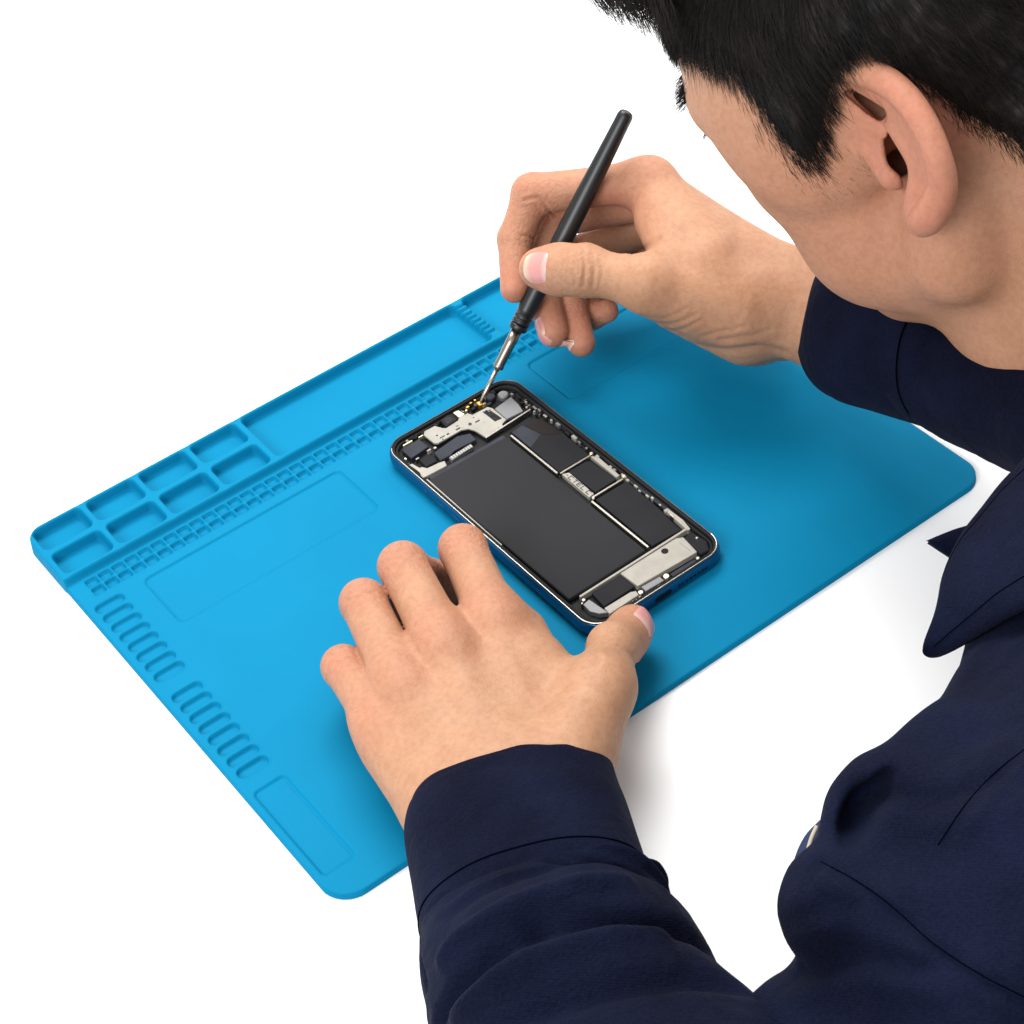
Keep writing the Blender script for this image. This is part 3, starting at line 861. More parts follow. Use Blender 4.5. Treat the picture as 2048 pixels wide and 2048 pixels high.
def hidden_frame(li, ri, hi):
    """the body inside the jacket, so that head, arms and hands are one skin"""
    NB = hi['NB']
    SL = K(2120, 1760, 600); SR = SL + np.array([330., 110, 10])
    b = [Cap(NB, (SL + SR) / 2 + (0, 0, -40), 48, 45), Cap((SL + SR) / 2 + (0, 0, -30), SL, 40, 28), Cap((SL + SR) / 2 + (0, 0, -30), SR, 40, 30),
         Cap(SL, K(2010, 2050, 600), 26, 22), Cap(K(2010, 2050, 600), K(1540, 2470, 626), 20, 18), Cap(K(1540, 2470, 626), li['EL'], 16, 16), Cap(SR, ri['EL'], 36, 34)]
    return Comp(b, 12.0), dict(SL=SL, SR=SR)

# ------------------------------------------------------------------ jacket
def tube_sheet(A, B, bn, zoff, n=96, per=10, wr=None, pw=2.2, scale=None, ends=None):
    """sleeve surface: A, B are the two side points (mm) of each station, bn the half depth across, wr(u, th, P) a fold height"""
    A = np.asarray(A); B = np.asarray(B)
    st = np.c_[A, B, np.asarray(bn, float)]
    if scale is not None: st = np.c_[st, scale]
    S = catmull(st, per)
    m = len(S)
    V = np.zeros((m, n, 3)); c = (S[:, :3] + S[:, 3:6]) / 2
    ax = np.gradient(c, axis=0)
    th = np.linspace(0, 2 * np.pi, n, endpoint=False)
    for i in range(m):
        s = (S[i, 3:6] - S[i, :3]); a = np.linalg.norm(s) / 2; s /= 2 * a
        t = ax[i] - s * (ax[i] @ s); t /= np.linalg.norm(t) + 1e-9
        nn = np.cross(s, t) * zoff
        b = S[i, 6]; k = S[i, 7] if scale is not None else 1.0
        ct, sn = np.cos(th), np.sin(th)
        x = np.sign(ct) * np.abs(ct) ** (2 / pw); y = np.sign(sn) * np.abs(sn) ** (2 / pw)
        P = c[i] + k * (a * x[:, None] * s + b * y[:, None] * nn)
        if wr is not None:
            out = (ct[:, None] * s / a + sn[:, None] * nn / b); out /= np.linalg.norm(out, axis=1, keepdims=True)
            P = P + out * wr(i / (m - 1), th, P)[:, None]
        V[i] = P
    F = []
    idx = np.arange(m * n).reshape(m, n)
    F = np.stack([idx[:-1], np.roll(idx[:-1], -1, 1), np.roll(idx[1:], -1, 1), idx[1:]], -1).reshape(-1, 4)
    return V.reshape(-1, 3), F


def vnoise(P, s, seed=0):
    """cheap smooth noise, -1..1"""
    r = np.random.default_rng(seed); out = np.zeros(len(P))
    for k in range(7):
        d = r.normal(size=3); d /= np.linalg.norm(d)
        out += np.sin(P @ d * (2 * np.pi / s) * r.uniform(.6, 1.5) + r.uniform(0, 6.28) + 1.3 * np.sin(P @ r.normal(size=3) / s * 1.9))
    return out / 7 * 1.6


def fold_fn(folds, amp=1.0, seed=1, fine=.5):
    """folds: (u0, th0, u1, th1, width, height) ridges on the sleeve"""
    def f(u, th, P):
        d = np.zeros(len(th))
        for u0, a0, u1, a1, w, h in folds:
            t0 = np.radians(a0); t1 = np.radians(a1)
            x = (np.angle(np.exp(1j * (th - t0)))) * .35; y = np.full_like(x, u - u0)
            dx = (t1 - t0) * .35; dy = u1 - u0; L = dx * dx + dy * dy
            t = np.clip((x * dx + y * dy) / L, 0, 1)
            r = np.hypot(x - t * dx, y - t * dy)
            d += h * np.exp(-(r / w) ** 2) * (1 - .5 * np.abs(2 * t - 1) ** 3)
        return d * amp + fine * vnoise(P, 26, seed) + .18 * vnoise(P, 9, seed + 5)
    return f


def fabric(name='navy_twill'):
    m, nt, b = new_mat(name)
    tc = nt.nodes.new('ShaderNodeTexCoord')
    n1 = nt.nodes.new('ShaderNodeTexNoise'); n1.inputs['Scale'].default_value = 900; n1.inputs['Detail'].default_value = 4
    n2 = nt.nodes.new('ShaderNodeTexNoise'); n2.inputs['Scale'].default_value = 26; n2.inputs['Detail'].default_value = 4
    wv = nt.nodes.new('ShaderNodeTexWave'); wv.inputs['Scale'].default_value = 420; wv.inputs['Distortion'].default_value = 3; wv.bands_direction = 'DIAGONAL'
    for n in (n1, n2, wv): nt.links.new(tc.outputs['Object'], n.inputs['Vector'])
    ad = nt.nodes.new('ShaderNodeMath'); ad.operation = 'MULTIPLY_ADD'; ad.inputs[1].default_value = .55
    nt.links.new(n1.outputs['Fac'], ad.inputs[0]); nt.links.new(n2.outputs['Fac'], ad.inputs[2])
    r = nt.nodes.new('ShaderNodeValToRGB')
    r.color_ramp.elements[0].position = .5; r.color_ramp.elements[1].position = 1.05
    r.color_ramp.elements[0].color = (.0012, .0018, .0078, 1); r.color_ramp.elements[1].color = (.0050, .0070, .0225, 1)
    nt.links.new(ad.outputs[0], r.inputs['Fac']); nt.links.new(r.outputs['Color'], b.inputs['Base Color'])
    b.inputs['Roughness'].default_value = .88; b.inputs['Specular IOR Level'].default_value = .07
    b.inputs['Sheen Weight'].default_value = .015; b.inputs['Sheen Roughness'].default_value = .5; b.inputs['Sheen Tint'].default_value = (.5, .55, .8, 1)
    mx = nt.nodes.new('ShaderNodeMath'); mx.operation = 'MULTIPLY_ADD'; mx.inputs[1].default_value = .10
    nt.links.new(wv.outputs['Fac'], mx.inputs[0]); nt.links.new(n1.outputs['Fac'], mx.inputs[2])
    bp = nt.nodes.new('ShaderNodeBump'); bp.inputs['Strength'].default_value = .8; bp.inputs['Distance'].default_value = .0006
    nt.links.new(mx.outputs[0], bp.inputs['Height'])
    bp2 = nt.nodes.new('ShaderNodeBump'); bp2.inputs['Strength'].default_value = .75; bp2.inputs['Distance'].default_value = .003
    n3 = nt.nodes.new('ShaderNodeTexNoise'); n3.inputs['Scale'].default_value = 55; n3.inputs['Detail'].default_value = 3; n3.inputs['Distortion'].default_value = .6
    nt.links.new(tc.outputs['Object'], n3.inputs['Vector'])
    nt.links.new(n3.outputs['Fac'], bp2.inputs['Height']); nt.links.new(bp.outputs['Normal'], bp2.inputs['Normal'])
    nt.links.new(bp2.outputs['Normal'], b.inputs['Normal'])
    return m


def tube_along(P, r, n=8):
    """thin round cord through points (mm)"""
    P = np.asarray(P, float); T = np.gradient(P, axis=0); T /= np.linalg.norm(T, axis=1, keepdims=True)
    ref = np.array([.3, .5, .8]); V = []; m = len(P)
    rr = np.full(m, r) if np.isscalar(r) else np.asarray(r)
    for i in range(m):
        a = np.cross(T[i], ref); a /= np.linalg.norm(a); b = np.cross(T[i], a)
        for k in range(n):
            t = 2 * np.pi * k / n
            V.append(P[i] + rr[i] * (np.cos(t) * a + np.sin(t) * b))
    idx = np.arange(m * n).reshape(m, n)
    F = np.stack([idx[:-1], np.roll(idx[:-1], -1, 1), np.roll(idx[1:], -1, 1), idx[1:]], -1).reshape(-1, 4)
    return np.array(V), F


def sheet(E0, E1, nv=14, nu=8, bulge=0.0, thick=1.6):
    """cloth flap between two edge curves (mm), bulged towards the viewer side, with thickness and closed edges"""
    A = catmull(E0, nu); B = catmull(E1, nu)
    n = min(len(A), len(B)); A = A[:n]; B = B[:n]
    v = np.linspace(0, 1, nv)
    G = A[:, None] * (1 - v[None, :, None]) + B[:, None] * v[None, :, None]
    du = np.gradient(G, axis=0); dv = np.gradient(G, axis=1)
    N = np.cross(du, dv); N /= np.linalg.norm(N, axis=2, keepdims=True) + 1e-9
    N = np.where((N @ VIEW)[..., None] > 0, -N, N)
    G = G + N * (bulge * np.sin(np.pi * v) ** .8)[None, :, None] + N * (.5 * vnoise(G.reshape(-1, 3), 22, 4)).reshape(G.shape[:2])[..., None]
    T = G - N * thick
    m, k = G.shape[:2]
    V = np.concatenate([G.reshape(-1, 3), T.reshape(-1, 3)])
    i0 = np.arange(m * k).reshape(m, k); i1 = i0 + m * k
    F = [np.stack([i0[:-1, :-1], i0[1:, :-1], i0[1:, 1:], i0[:-1, 1:]], -1).reshape(-1, 4), np.stack([i1[:-1, :-1], i1[:-1, 1:], i1[1:, 1:], i1[1:, :-1]], -1).reshape(-1, 4)]
    def strip(a, b): F.append(np.stack([a[:-1], a[1:], b[1:], b[:-1]], -1))
    strip(i0[0], i1[0]); strip(i1[-1], i0[-1]); strip(i1[:, 0], i0[:, 0]); strip(i0[:, -1], i1[:, -1])
    return V, np.concatenate(F)


TORSO_FOLDS = [([(1600, 1800), (1680, 1770), (1790, 1800)], 26, 2.2), ([(1600, 1880), (1700, 1850), (1830, 1900)], 30, 2.4), ([(1740, 1540), (1850, 1560), (1980, 1520)], 34, 1.8),
               ([(1760, 1620), (1880, 1640), (2040, 1600)], 36, 2.0), ([(1765, 1585), (1880, 1600), (2010, 1560)], 18, -1.5), ([(1560, 2010), (1700, 1960), (1880, 1980)], 34, 2.6), ([(1580, 1960), (1720, 1918), (1860, 1940)], 20, -1.8),
               ([(1900, 1720), (1960, 1620), (2060, 1520)], 12, 1.4)]


def build_jacket(person, li, ri, fi, hi):
    cloth = fabric()
    thread = mat('dark_thread', (.0008, .0011, .004), rough=1.0, spec=0.0)
    # ---- torso and upper arm as one smooth field
    C = lambda p, q, ra, rb, **k: Cap(K(*p), K(*q), ra, rb, **k)
    base = [C((1990, 2015, 590), (1480, 2440, 615), 48, 48), C((1694, 1812, 588), (1960, 1900, 585), 20, 46), C((1788, 1660, 600), (2150, 1765, 590), 21, 55),
            C((1990, 1592, 606), (2280, 1660, 600), 19, 56), C((1996, 1390, 660), (1950, 1500, 628), 12, 14), C((2150, 1400, 645), (2370, 1440, 655), 16, 60),
            C((2200, 1250, 690), (2460, 1150, 720), 30, 66), C((2640, 1850, 670), (2560, 2600, 690), 110, 130), C((2190, 1790, 600), (2450, 1850, 640), 57, 95), C((1922, 1530, 614), (2190, 1570, 610), 18, 44), C((1796, 1640, 604), (1926, 1540, 612), 20, 18), C((1930, 1540, 614), (1992, 1400, 650), 17, 14), C((2135, 1320, 668), (2150, 1500, 630), 30, 35), C((2135, 1320, 668), (2420, 1300, 690), 32, 66), C((2330, 1130, 690), (2520, 1000, 720), 40, 70)]
    SL, SR = fi['SL'], fi['SR']
    base += [Cap(SL + (160, 40, -10), SR, 95, 62), Cap(SR, ri['EL'], 58, 36), Cap(SL + (150, 0, -40), SL + (190, -60, -330), 120, 135), Cap(ri['EL'], ri['EL'] + (ri['FA'] - ri['EL']) * .15, 36, 33)]
    ax = K(1640, 1712, 590) - K(1735, 1575, 590); ax /= np.linalg.norm(ax); sd = np.cross(ax, VIEW); sd /= np.linalg.norm(sd)
    cuts = [([Ell(K(1748, 1612, 582), (15, 5.8, 25), [ax, sd, np.cross(ax, sd)])], 4.0)]
    tors = Comp(base, 10.0, (), cuts)
    seam_px = catmull([(1643, 1730), (1720, 1775), (1790, 1830), (1866, 1898), (1960, 1960), (2060, 2010)], 12)
    def folds(P, d):
        nz = .9 * vnoise(P, 48, 3) + .5 * vnoise(P, 21, 8)
        m = np.abs(d) < 7
        if not m.any(): return d + nz
        q = proj(P[m] * .001)
        x, y = q[:, 0], q[:, 1]
        near = (q[:, 2] < 720)
        w = np.zeros(len(x))
        if near.any() and x.min() < 2140:
            dd = poly_dist(x, y, seam_px[::3])
            w += -1.6 * np.exp(-(dd / 11) ** 2) + .5 * np.exp(-((dd - 26) / 14) ** 2)
            for pts, wd, amp in TORSO_FOLDS:
                w += .9 * amp * np.exp(-(poly_dist(x, y, catmull(pts, 3)) / wd) ** 2)
        d = d + nz
        d[m] -= near * w
        return d
    V, Q = surface([tors], 1.5, B=16, extra=folds, smooth=2)
    jk = mesh_obj('jacket', V * MM, Q, cloth, person)
    jk['label'] = 'navy work jacket body and shoulder'
    # ---- near sleeve
    def row(l, r, z): return J(l[0], l[1], z), J(r[0], r[1], z)
    st = [((846, 1846), (1282, 1722), 31, 26), ((838, 1890), (1308, 1764), 31, 27.5), ((838, 1934), (1328, 1808), 33, 31), ((846, 1985), (1372, 1846), 36, 35), ((854, 2045), (1418, 1905), 38, 37), ((868, 2120), (1462, 1986), 40, 39),
          ((890, 2200), (1560, 2080), 43, 42), ((930, 2300), (1680, 2180), 46, 45), ((1010, 2440), (1830, 2320), 50, 50), ((1120, 2640), (2060, 2500), 52, 52)]
    A, B, b_ = [], [], []
    for l, r, z, bb in st:
        a, c = row(l, r, z); A.append(a); B.append(c); b_.append(bb)
    fl = [(.56, 158, .47, 100, .030, -5.5), (.47, 100, .52, 25, .030, -5.5), (.42, 140, .37, 60, .032, 4.0), (.62, 140, .56, 60, .035, 5.0), (.20, 80, .33, 15, .030, -4.5), (.14, 60, .24, 5, .025, 3.0), (.30, 130, .26, 70, .03, -2.5),
          (.12, 170, .40, 165, .02, -2.5), (.70, 130, .66, 40, .03, -5.0), (.08, 20, .16, -5, .03, 3.0)]
    ff = fold_fn(fl, 1.45, 2, .7)
    def wr_near(u, th, P):
        puck = np.sin(th * 46 + 3 * np.sin(th * 7)) * (.5 + .5 * np.sin(th * 11 + 1)) * math.exp(-max(u - .02, 0) / .035) * .55
        return (ff(u, th, P) + .5 * np.abs(vnoise(P * np.array([1.0, .45, 1.0]), 17, 21)) - .25) * sstep(.01, .10, u) + puck - 1.2 * (1 - sstep(.0, .05, u))
    V, F = tube_sheet(A, B, b_, -1, n=200, per=22, wr=wr_near)
    sl = mesh_obj('sleeve', V * MM, F, cloth, jk); sl['label'] = 'sleeve of the arm lying nearest the viewer'
    # ---- near cuff, rolled lip first
    cs = [((832, 1690), (1215, 1592), 27, 20.5, .9), ((824, 1640), (1220, 1546), 26.5, 21.2, .95), ((819, 1632), (1223, 1536), 26.5, 22.3, .985), ((815, 1640), (1228, 1542), 26.5, 23.2, 1.), ((810, 1672), (1243, 1584), 27, 25.0, 1.), ((814, 1712), (1260, 1628), 28, 26.8, 1.),
          ((824, 1785), (1280, 1692), 29.5, 28, 1.), ((838, 1866), (1298, 1748), 31.5, 29, 1.), ((840, 1878), (1300, 1756), 31.5, 28.8, .99), ((844, 1888), (1298, 1764), 31.5, 27, .95)]
    A, B, b_, k_ = [], [], [], []
    for l, r, z, bb, k in cs:
        a, c = row(l, r, z); A.append(a); B.append(c); b_.append(bb); k_.append(k)
    V, F = tube_sheet(A, B, b_, 1, n=120, per=6, wr=lambda u, th, P: .30 * vnoise(P, 30, 9), scale=k_)
    cf = mesh_obj('cuff', V * MM, F, cloth, sl)
    def loop_stitch(V, n, row, parent, r=.3):
        P = V.reshape(-1, n, 3)[row]; P = np.vstack([P, P[:2]]); c = P.mean(0); o = P - c; P = P + o / np.linalg.norm(o, axis=1, keepdims=True) * .05
        v, f = tube_along(P, r, 6)
        mesh_obj('seam_thread', v * MM, f, thread, parent)
    for row in (42,): loop_stitch(V, 120, row, cf, .34)
    # ---- far sleeve and cuff
    st = [((1770, 520), (1730, 792), 848, 29), ((1842, 562), (1810, 824), 834, 30), ((1920, 600), (1882, 862), 818, 31), ((2010, 640), (1968, 905), 798, 33), ((2120, 690), (2072, 955), 776, 35), ((2250, 752), (2200, 1020), 746, 39), ((2390, 820), (2330, 1100), 720, 44)]
    A = [K(*s[0], s[2] - 10) for s in st]; B = [K(s[1][0] - 6, s[1][1] + 6, s[2] - 10) for s in st]
    V, F = tube_sheet(A, B, [s[3] for s in st], 1, n=110, per=14, wr=fold_fn([(.3, 200, .5, 300, .05, 2), (.6, 250, .8, 320, .05, 3)], 1., 7, .6))
    s2 = mesh_obj('sleeve', V * MM, F, cloth, jk); s2['label'] = 'sleeve reaching out under the chin'
    DX = 80
    cs = [((1698, 530), (1655, 748), 858, 22, .93), ((1672, 500), (1624, 765), 862, 24, .96), ((1664, 496), (1618, 768), 863, 25.0, .985), ((1668, 492), (1620, 772), 862, 26, 1.), ((1690, 500), (1640, 780), 856, 28, 1.), ((1760, 540), (1712, 800), 841, 30, 1.), ((1836, 590), (1792, 826), 825, 31.5, 1.),
          ((1844, 596), (1802, 830), 823, 31, .98), ((1850, 602), (1812, 832), 822, 29, .94)]
    A = [K(s[0][0] + DX, s[0][1], s[2] - 20) for s in cs]; B = [K(s[1][0] + DX - 8, s[1][1] + 34, s[2] - 20) for s in cs]
    V, F = tube_sheet(A, B, [s[3] for s in cs], 1, n=100, per=6, wr=lambda u, th, P: .30 * vnoise(P, 30, 12), scale=[s[4] for s in cs])
    c2_ = mesh_obj('cuff', V * MM, F, cloth, s2)
    for row in (37,): loop_stitch(V, 100, row, c2_, .22)
    # ---- collar leaf and the tip of the other leaf
    E0 = [K(2230, 800, 700), K(2130, 850, 690), K(2048, 916, 684), K(1990, 980, 680), K(1930, 1056, 678), K(1893, 1130, 676), K(1878, 1210, 672), K(1850, 1296, 668)]
    E1 = [K(2420, 1080, 610), K(2290, 1110, 612), K(2170, 1150, 618), K(2070, 1200, 628), K(2000, 1240, 640), K(1945, 1272, 652), K(1900, 1296, 660), K(1862, 1316, 666)]
    V, F = sheet(E0, E1, 20, 8, 5.0, 2.2)
    G = V[:len(V) // 2].reshape(-1, 20, 3)
    cl = mesh_obj('collar', V * MM, F, cloth, jk)
    for P in (G[:-4, 2], G[:-4, 16]):
        v, f = tube_along(P - VIEW * .2, .18, 6); mesh_obj('seam_thread', v * MM, f, thread, cl)
    cl['label'] = 'pointed collar leaf of the navy jacket'
    E0 = [K(1985, 1040, 716), K(1930, 1052, 714), K(1890, 1066, 712), K(1855, 1081, 710)]
    E1 = [K(1985, 1130, 712), K(1925, 1124, 712), K(1892, 1108, 711), K(1858, 1086, 710)]
    V, F = sheet(E0, E1, 8, 6, 1.5, 1.8)
    c2 = mesh_obj('collar', V * MM, F, cloth, jk); c2['label'] = 'small tip of the far collar leaf'
    # ---- inner band with pale piping showing in the gap of the front
    band = mat('blue_lining', (.005, .018, .060), rough=.8, bump=.2, bscale=800)
    pip = mat('beige_piping', (.42, .36, .27), rough=.8)
    E0 = [K(1640, 1640, 622), K(1610, 1672, 622), K(1590, 1712, 622), K(1582, 1752, 620), K(1588, 1790, 618)]
    E1 = [K(1690, 1670, 616), K(1660, 1700, 616), K(1640, 1735, 614), K(1635, 1775, 612), K(1640, 1810, 612)]
    V, F = sheet(E0, E1, 8, 6, 2.0, 2.0)
    ln = mesh_obj('lining', V * MM, F, band, jk)
    V, F = tube_along(catmull([K(1634, 1652, 614), K(1622, 1680, 613), K(1615, 1712, 612), K(1620, 1745, 610)], 8), .7)
    mesh_obj('piping', V * MM, F, pip, ln)
    # ---- stitch lines, laid on the cloth
    def lay(pts, comp, dep):
        c = catmull(pts, 10); P = np.array([K(x, y, dep) for x, y in c]); R = P / 1.0 - CC * 1000; R /= np.linalg.norm(R, axis=1, keepdims=True)
        for i in range(60): P = P + R * np.clip(folds(P, field([comp], P)), -3, 3)[:, None] * .6
        return P - R * .25
    for pts in ([(1640, 1722), (1720, 1766), (1792, 1820), (1868, 1888), (1962, 1950), (2060, 2000)], [(1876, 1690), (1930, 1610), (1990, 1545), (2060, 1490)]):
        V, F = tube_along(lay(pts, tors, 540), .17, 6)
        mesh_obj('seam_thread', V * MM, F, thread, jk)
    return jk, cloth

# ------------------------------------------------------------------ skin, nails, hair
def skin_mat():
    m, nt, b = new_mat('skin')
    N = nt.nodes.new; L = nt.links.new
    tc = N('ShaderNodeTexCoord')
    at = N('ShaderNodeAttribute'); at.attribute_name = 'red'
    n1 = N('ShaderNodeTexNoise'); n1.inputs['Scale'].default_value = 75; n1.inputs['Detail'].default_value = 6; n1.inputs['Roughness'].default_value = .65
    n2 = N('ShaderNodeTexNoise'); n2.inputs['Scale'].default_value = 420; n2.inputs['Detail'].default_value = 3
    for n in (n1, n2): L(tc.outputs['Object'], n.inputs['Vector'])
    r = N('ShaderNodeValToRGB')
    r.color_ramp.elements[0].position = .32; r.color_ramp.elements[0].color = (*SKIN_A, 1)
    r.color_ramp.elements[1].position = .70; r.color_ramp.elements[1].color = (*SKIN_B, 1)
    L(n1.outputs['Fac'], r.inputs['Fac'])
    mx = N('ShaderNodeMix'); mx.data_type = 'RGBA'; mx.inputs[7].default_value = (*SKIN_R, 1)
    sc = N('ShaderNodeMath'); sc.operation = 'MULTIPLY'
    mr = N('ShaderNodeMapRange'); mr.inputs['From Min'].default_value = .3; mr.inputs['From Max'].default_value = .7; mr.inputs['To Min'].default_value = .55; mr.inputs['To Max'].default_value = 1.0
    L(n1.outputs['Fac'], mr.inputs['Value']); L(at.outputs['Fac'], sc.inputs[0]); L(mr.outputs['Result'], sc.inputs[1])
    L(sc.outputs[0], mx.inputs[0]); L(r.outputs['Color'], mx.inputs[6])
    m2 = N('ShaderNodeMix'); m2.data_type = 'RGBA'; m2.blend_type = 'MULTIPLY'; m2.inputs[0].default_value = 1
    r2 = N('ShaderNodeValToRGB'); r2.color_ramp.elements[0].position = .25; r2.color_ramp.elements[0].color = (.88, .83, .81, 1); r2.color_ramp.elements[1].position = .6; r2.color_ramp.elements[1].color = (1, 1, 1, 1)
    L(n2.outputs['Fac'], r2.inputs['Fac']); L(mx.outputs[2], m2.inputs[6]); L(r2.outputs['Color'], m2.inputs[7])
    L(m2.outputs[2], b.inputs['Base Color'])
    b.inputs['Roughness'].default_value = .56; b.inputs['Specular IOR Level'].default_value = .32
    b.inputs['Subsurface Weight'].default_value = .28; b.inputs['Subsurface Scale'].default_value = .0035
    b.inputs['Subsurface Radius'].default_value = (1, .36, .18)
    v = N('ShaderNodeTexVoronoi'); v.inputs['Scale'].default_value = 900; v.feature = 'DISTANCE_TO_EDGE'
    L(tc.outputs['Object'], v.inputs['Vector'])
    b1 = N('ShaderNodeBump'); b1.inputs['Strength'].default_value = .38; b1.inputs['Distance'].default_value = .0004
    L(v.outputs['Distance'], b1.inputs['Height'])
    # fine wrinkles where the 'wrinkle' attribute is set
    aw = N('ShaderNodeAttribute'); aw.attribute_name = 'wrinkle'
    n3 = N('ShaderNodeTexNoise'); n3.inputs['Scale'].default_value = 330; n3.inputs['Detail'].default_value = 4; n3.inputs['Distortion'].default_value = 1.2
    L(tc.outputs['Object'], n3.inputs['Vector'])
    b2 = N('ShaderNodeBump'); b2.inputs['Distance'].default_value = .0012
    wa = N('ShaderNodeMath'); wa.operation = 'MULTIPLY_ADD'; wa.inputs[1].default_value = .65; wa.inputs[2].default_value = .10
    L(aw.outputs['Fac'], wa.inputs[0]); L(wa.outputs[0], b2.inputs['Strength'])
    L(n3.outputs['Fac'], b2.inputs['Height']); L(b1.outputs['Normal'], b2.inputs['Normal'])
    L(b2.outputs['Normal'], b.inputs['Normal'])
    return m


SKIN_A, SKIN_B, SKIN_R = (.392, .200, .112), (.452, .247, .142), (.452, .164, .106)


def poly_dist(x, y, pts):
    pts = np.asarray(pts, float); d = np.full(len(x), 1e9)
    for a, b in zip(pts[:-1], pts[1:]):
        e = b - a; t = np.clip(((x - a[0]) * e[0] + (y - a[1]) * e[1]) / (e @ e + 1e-9), 0, 1)
        d = np.minimum(d, np.hypot(x - a[0] - t * e[0], y - a[1] - t * e[1]))
    return d


# creases of the joints: (polyline, depth, half depth window, width px, depth of the crease mm)
CREASES = [([(1166, 503), (1170, 535), (1166, 572)], 845, 22, 3.4, .55), ([(1149, 512), (1147, 540), (1150, 568)], 845, 22, 3.2, .35), ([(1184, 508), (1189, 540), (1185, 574)], 845, 22, 3.2, .38),
           ([(1176, 510), (1179, 530)], 845, 22, 2.6, .3), ([(1200, 520), (1205, 545), (1201, 566)], 845, 22, 3.2, .22), ([(1157, 522), (1158, 548)], 845, 22, 2.6, .25),
           ([(1262, 505), (1292, 495), (1318, 478)], 862, 25, 5.0, .5),
           ([(1296, 646), (1345, 648), (1392, 630)], 862, 30, 3.6, .35), ([(1312, 658), (1360, 660), (1402, 640)], 862, 30, 3.6, .3), ([(1270, 632), (1330, 636), (1372, 618)], 862, 30, 3.6, .25),
           ([(1380, 690), (1450, 700), (1520, 694), (1570, 704)], 870, 35, 6.0, .7), ([(1440, 680), (1500, 672), (1540, 660)], 865, 35, 5, .35), ([(1450, 664), (1490, 652)], 865, 35, 4, .3), ([(1400, 674), (1452, 660)], 865, 35, 4, .3),
           ([(1048, 400), (1078, 396), (1098, 420), (1108, 438)], 890, 14, 3.2, .6), ([(1042, 470), (1064, 474), (1078, 486)], 885, 14, 3.0, .5),
           ([(1246, 1300), (1262, 1312), (1275, 1332)], 770, 25, 3.0, .4), ([(1236, 1290), (1256, 1300), (1272, 1318)], 770, 25, 3.0, .35), ([(1228, 1305), (1246, 1318), (1262, 1342)], 765, 25, 3.0, .25),
           ([(898, 1072), (926, 1066), (952, 1074)], 795, 18, 3, .3), ([(896, 1084), (926, 1078), (956, 1084)], 795, 18, 3, .25), ([(900, 1098), (928, 1092), (954, 1097)], 792, 18, 3, .2),
           ([(778, 1108), (806, 1102), (834, 1110)], 788, 18, 3, .25), ([(774, 1122), (804, 1116), (834, 1122)], 788, 18, 3, .2), ([(700, 1188), (722, 1180), (750, 1186)], 782, 18, 3, .25), ([(696, 1202), (722, 1194), (752, 1200)], 782, 18, 3, .2),
           ([(1118, 1382), (1160, 1360), (1196, 1318)], 755, 25, 7, .5)]


def finish_skin(V, Q, li, ri):
    N = vnormals(V, Q)
    q = proj(V * .001); face = (N @ VIEW) < .1
    off = np.zeros(len(V))
    for pts, dep, win, w, amp in CREASES:
        p = np.array(pts, float)
        m = face & (np.abs(q[:, 2] - dep) < win) & (q[:, 0] > p[:, 0].min() - 30) & (q[:, 0] < p[:, 0].max() + 30) & (q[:, 1] > p[:, 1].min() - 30) & (q[:, 1] < p[:, 1].max() + 30)
        if not m.any(): continue
        c = catmull(p, 5)
        d = poly_dist(q[m, 0], q[m, 1], c)
        off[m] -= amp * np.exp(-(d / w) ** 2) - amp * .35 * np.exp(-((d - 2.2 * w) / (1.2 * w)) ** 2)
    # tendons and veins of the near hand: soft ridges from wrist to knuckles
    wz = li['W']
    for f, a in (('i', .3), ('m', .5), ('r', .4), ('p', .2)):
        A = li['mc'][f]; B = A + (wz - A) * .62
        e = B - A; t = np.clip(((V - A) @ e) / (e @ e), 0, 1); d = np.linalg.norm(V - A - t[:, None] * e - np.array([0, 0, 9.]), axis=1)
        off += a * np.exp(-(d / 5.5) ** 2) * (1 - t)
    V = V + N * off[:, None]
    red = np.zeros(len(V)); wr = np.zeros(len(V))
    for inf, pals in ((li, 1), (ri, 1)):
        for f in 'imrp':
            for key, r, a in (('mc', 11, .45), ('pip', 12, .55), ('dip', 9, .4), ('tip', 10, .75)):
                d = np.linalg.norm(V - inf[key][f], axis=1); g = np.exp(-(np.maximum(d - 8, 0) / r) ** 2)
                red = np.maximum(red, a * g)
                if key in ('pip', 'dip'): wr = np.maximum(wr, .8 * g)
                if key == 'mc': wr = np.maximum(wr, .35 * g)
        d = np.linalg.norm(V - inf['tt'], axis=1); red = np.maximum(red, .6 * np.exp(-(np.maximum(d - 6, 0) / 9) ** 2))
        d = np.linalg.norm(V - inf['ti'], axis=1); wr = np.maximum(wr, .6 * np.exp(-(np.maximum(d - 8, 0) / 10) ** 2))
    # palm side of the far hand is pinker
    pc = K(1215, 440, 885); d = np.linalg.norm(V - pc, axis=1); red = np.maximum(red, .75 * np.exp(-(d / 26) ** 2))
    pc = K(1150, 660, 900); d = np.linalg.norm(V - pc, axis=1); red = np.maximum(red, .9 * np.exp(-(d / 22) ** 2))
    # ear
    ec = KH(1835, 300, 585); d = np.linalg.norm(V - ec, axis=1); red = np.maximum(red, .85 * np.exp(-(np.maximum(d - 22, 0) / 12) ** 2) * (q[:, 2] < 705))
    ck = KH(1720, 440, 625); d = np.linalg.norm(V - ck, axis=1); red = np.maximum(red, .42 * np.exp(-(d / 75) ** 2))
    return V, dict(red=red, wrinkle=wr)


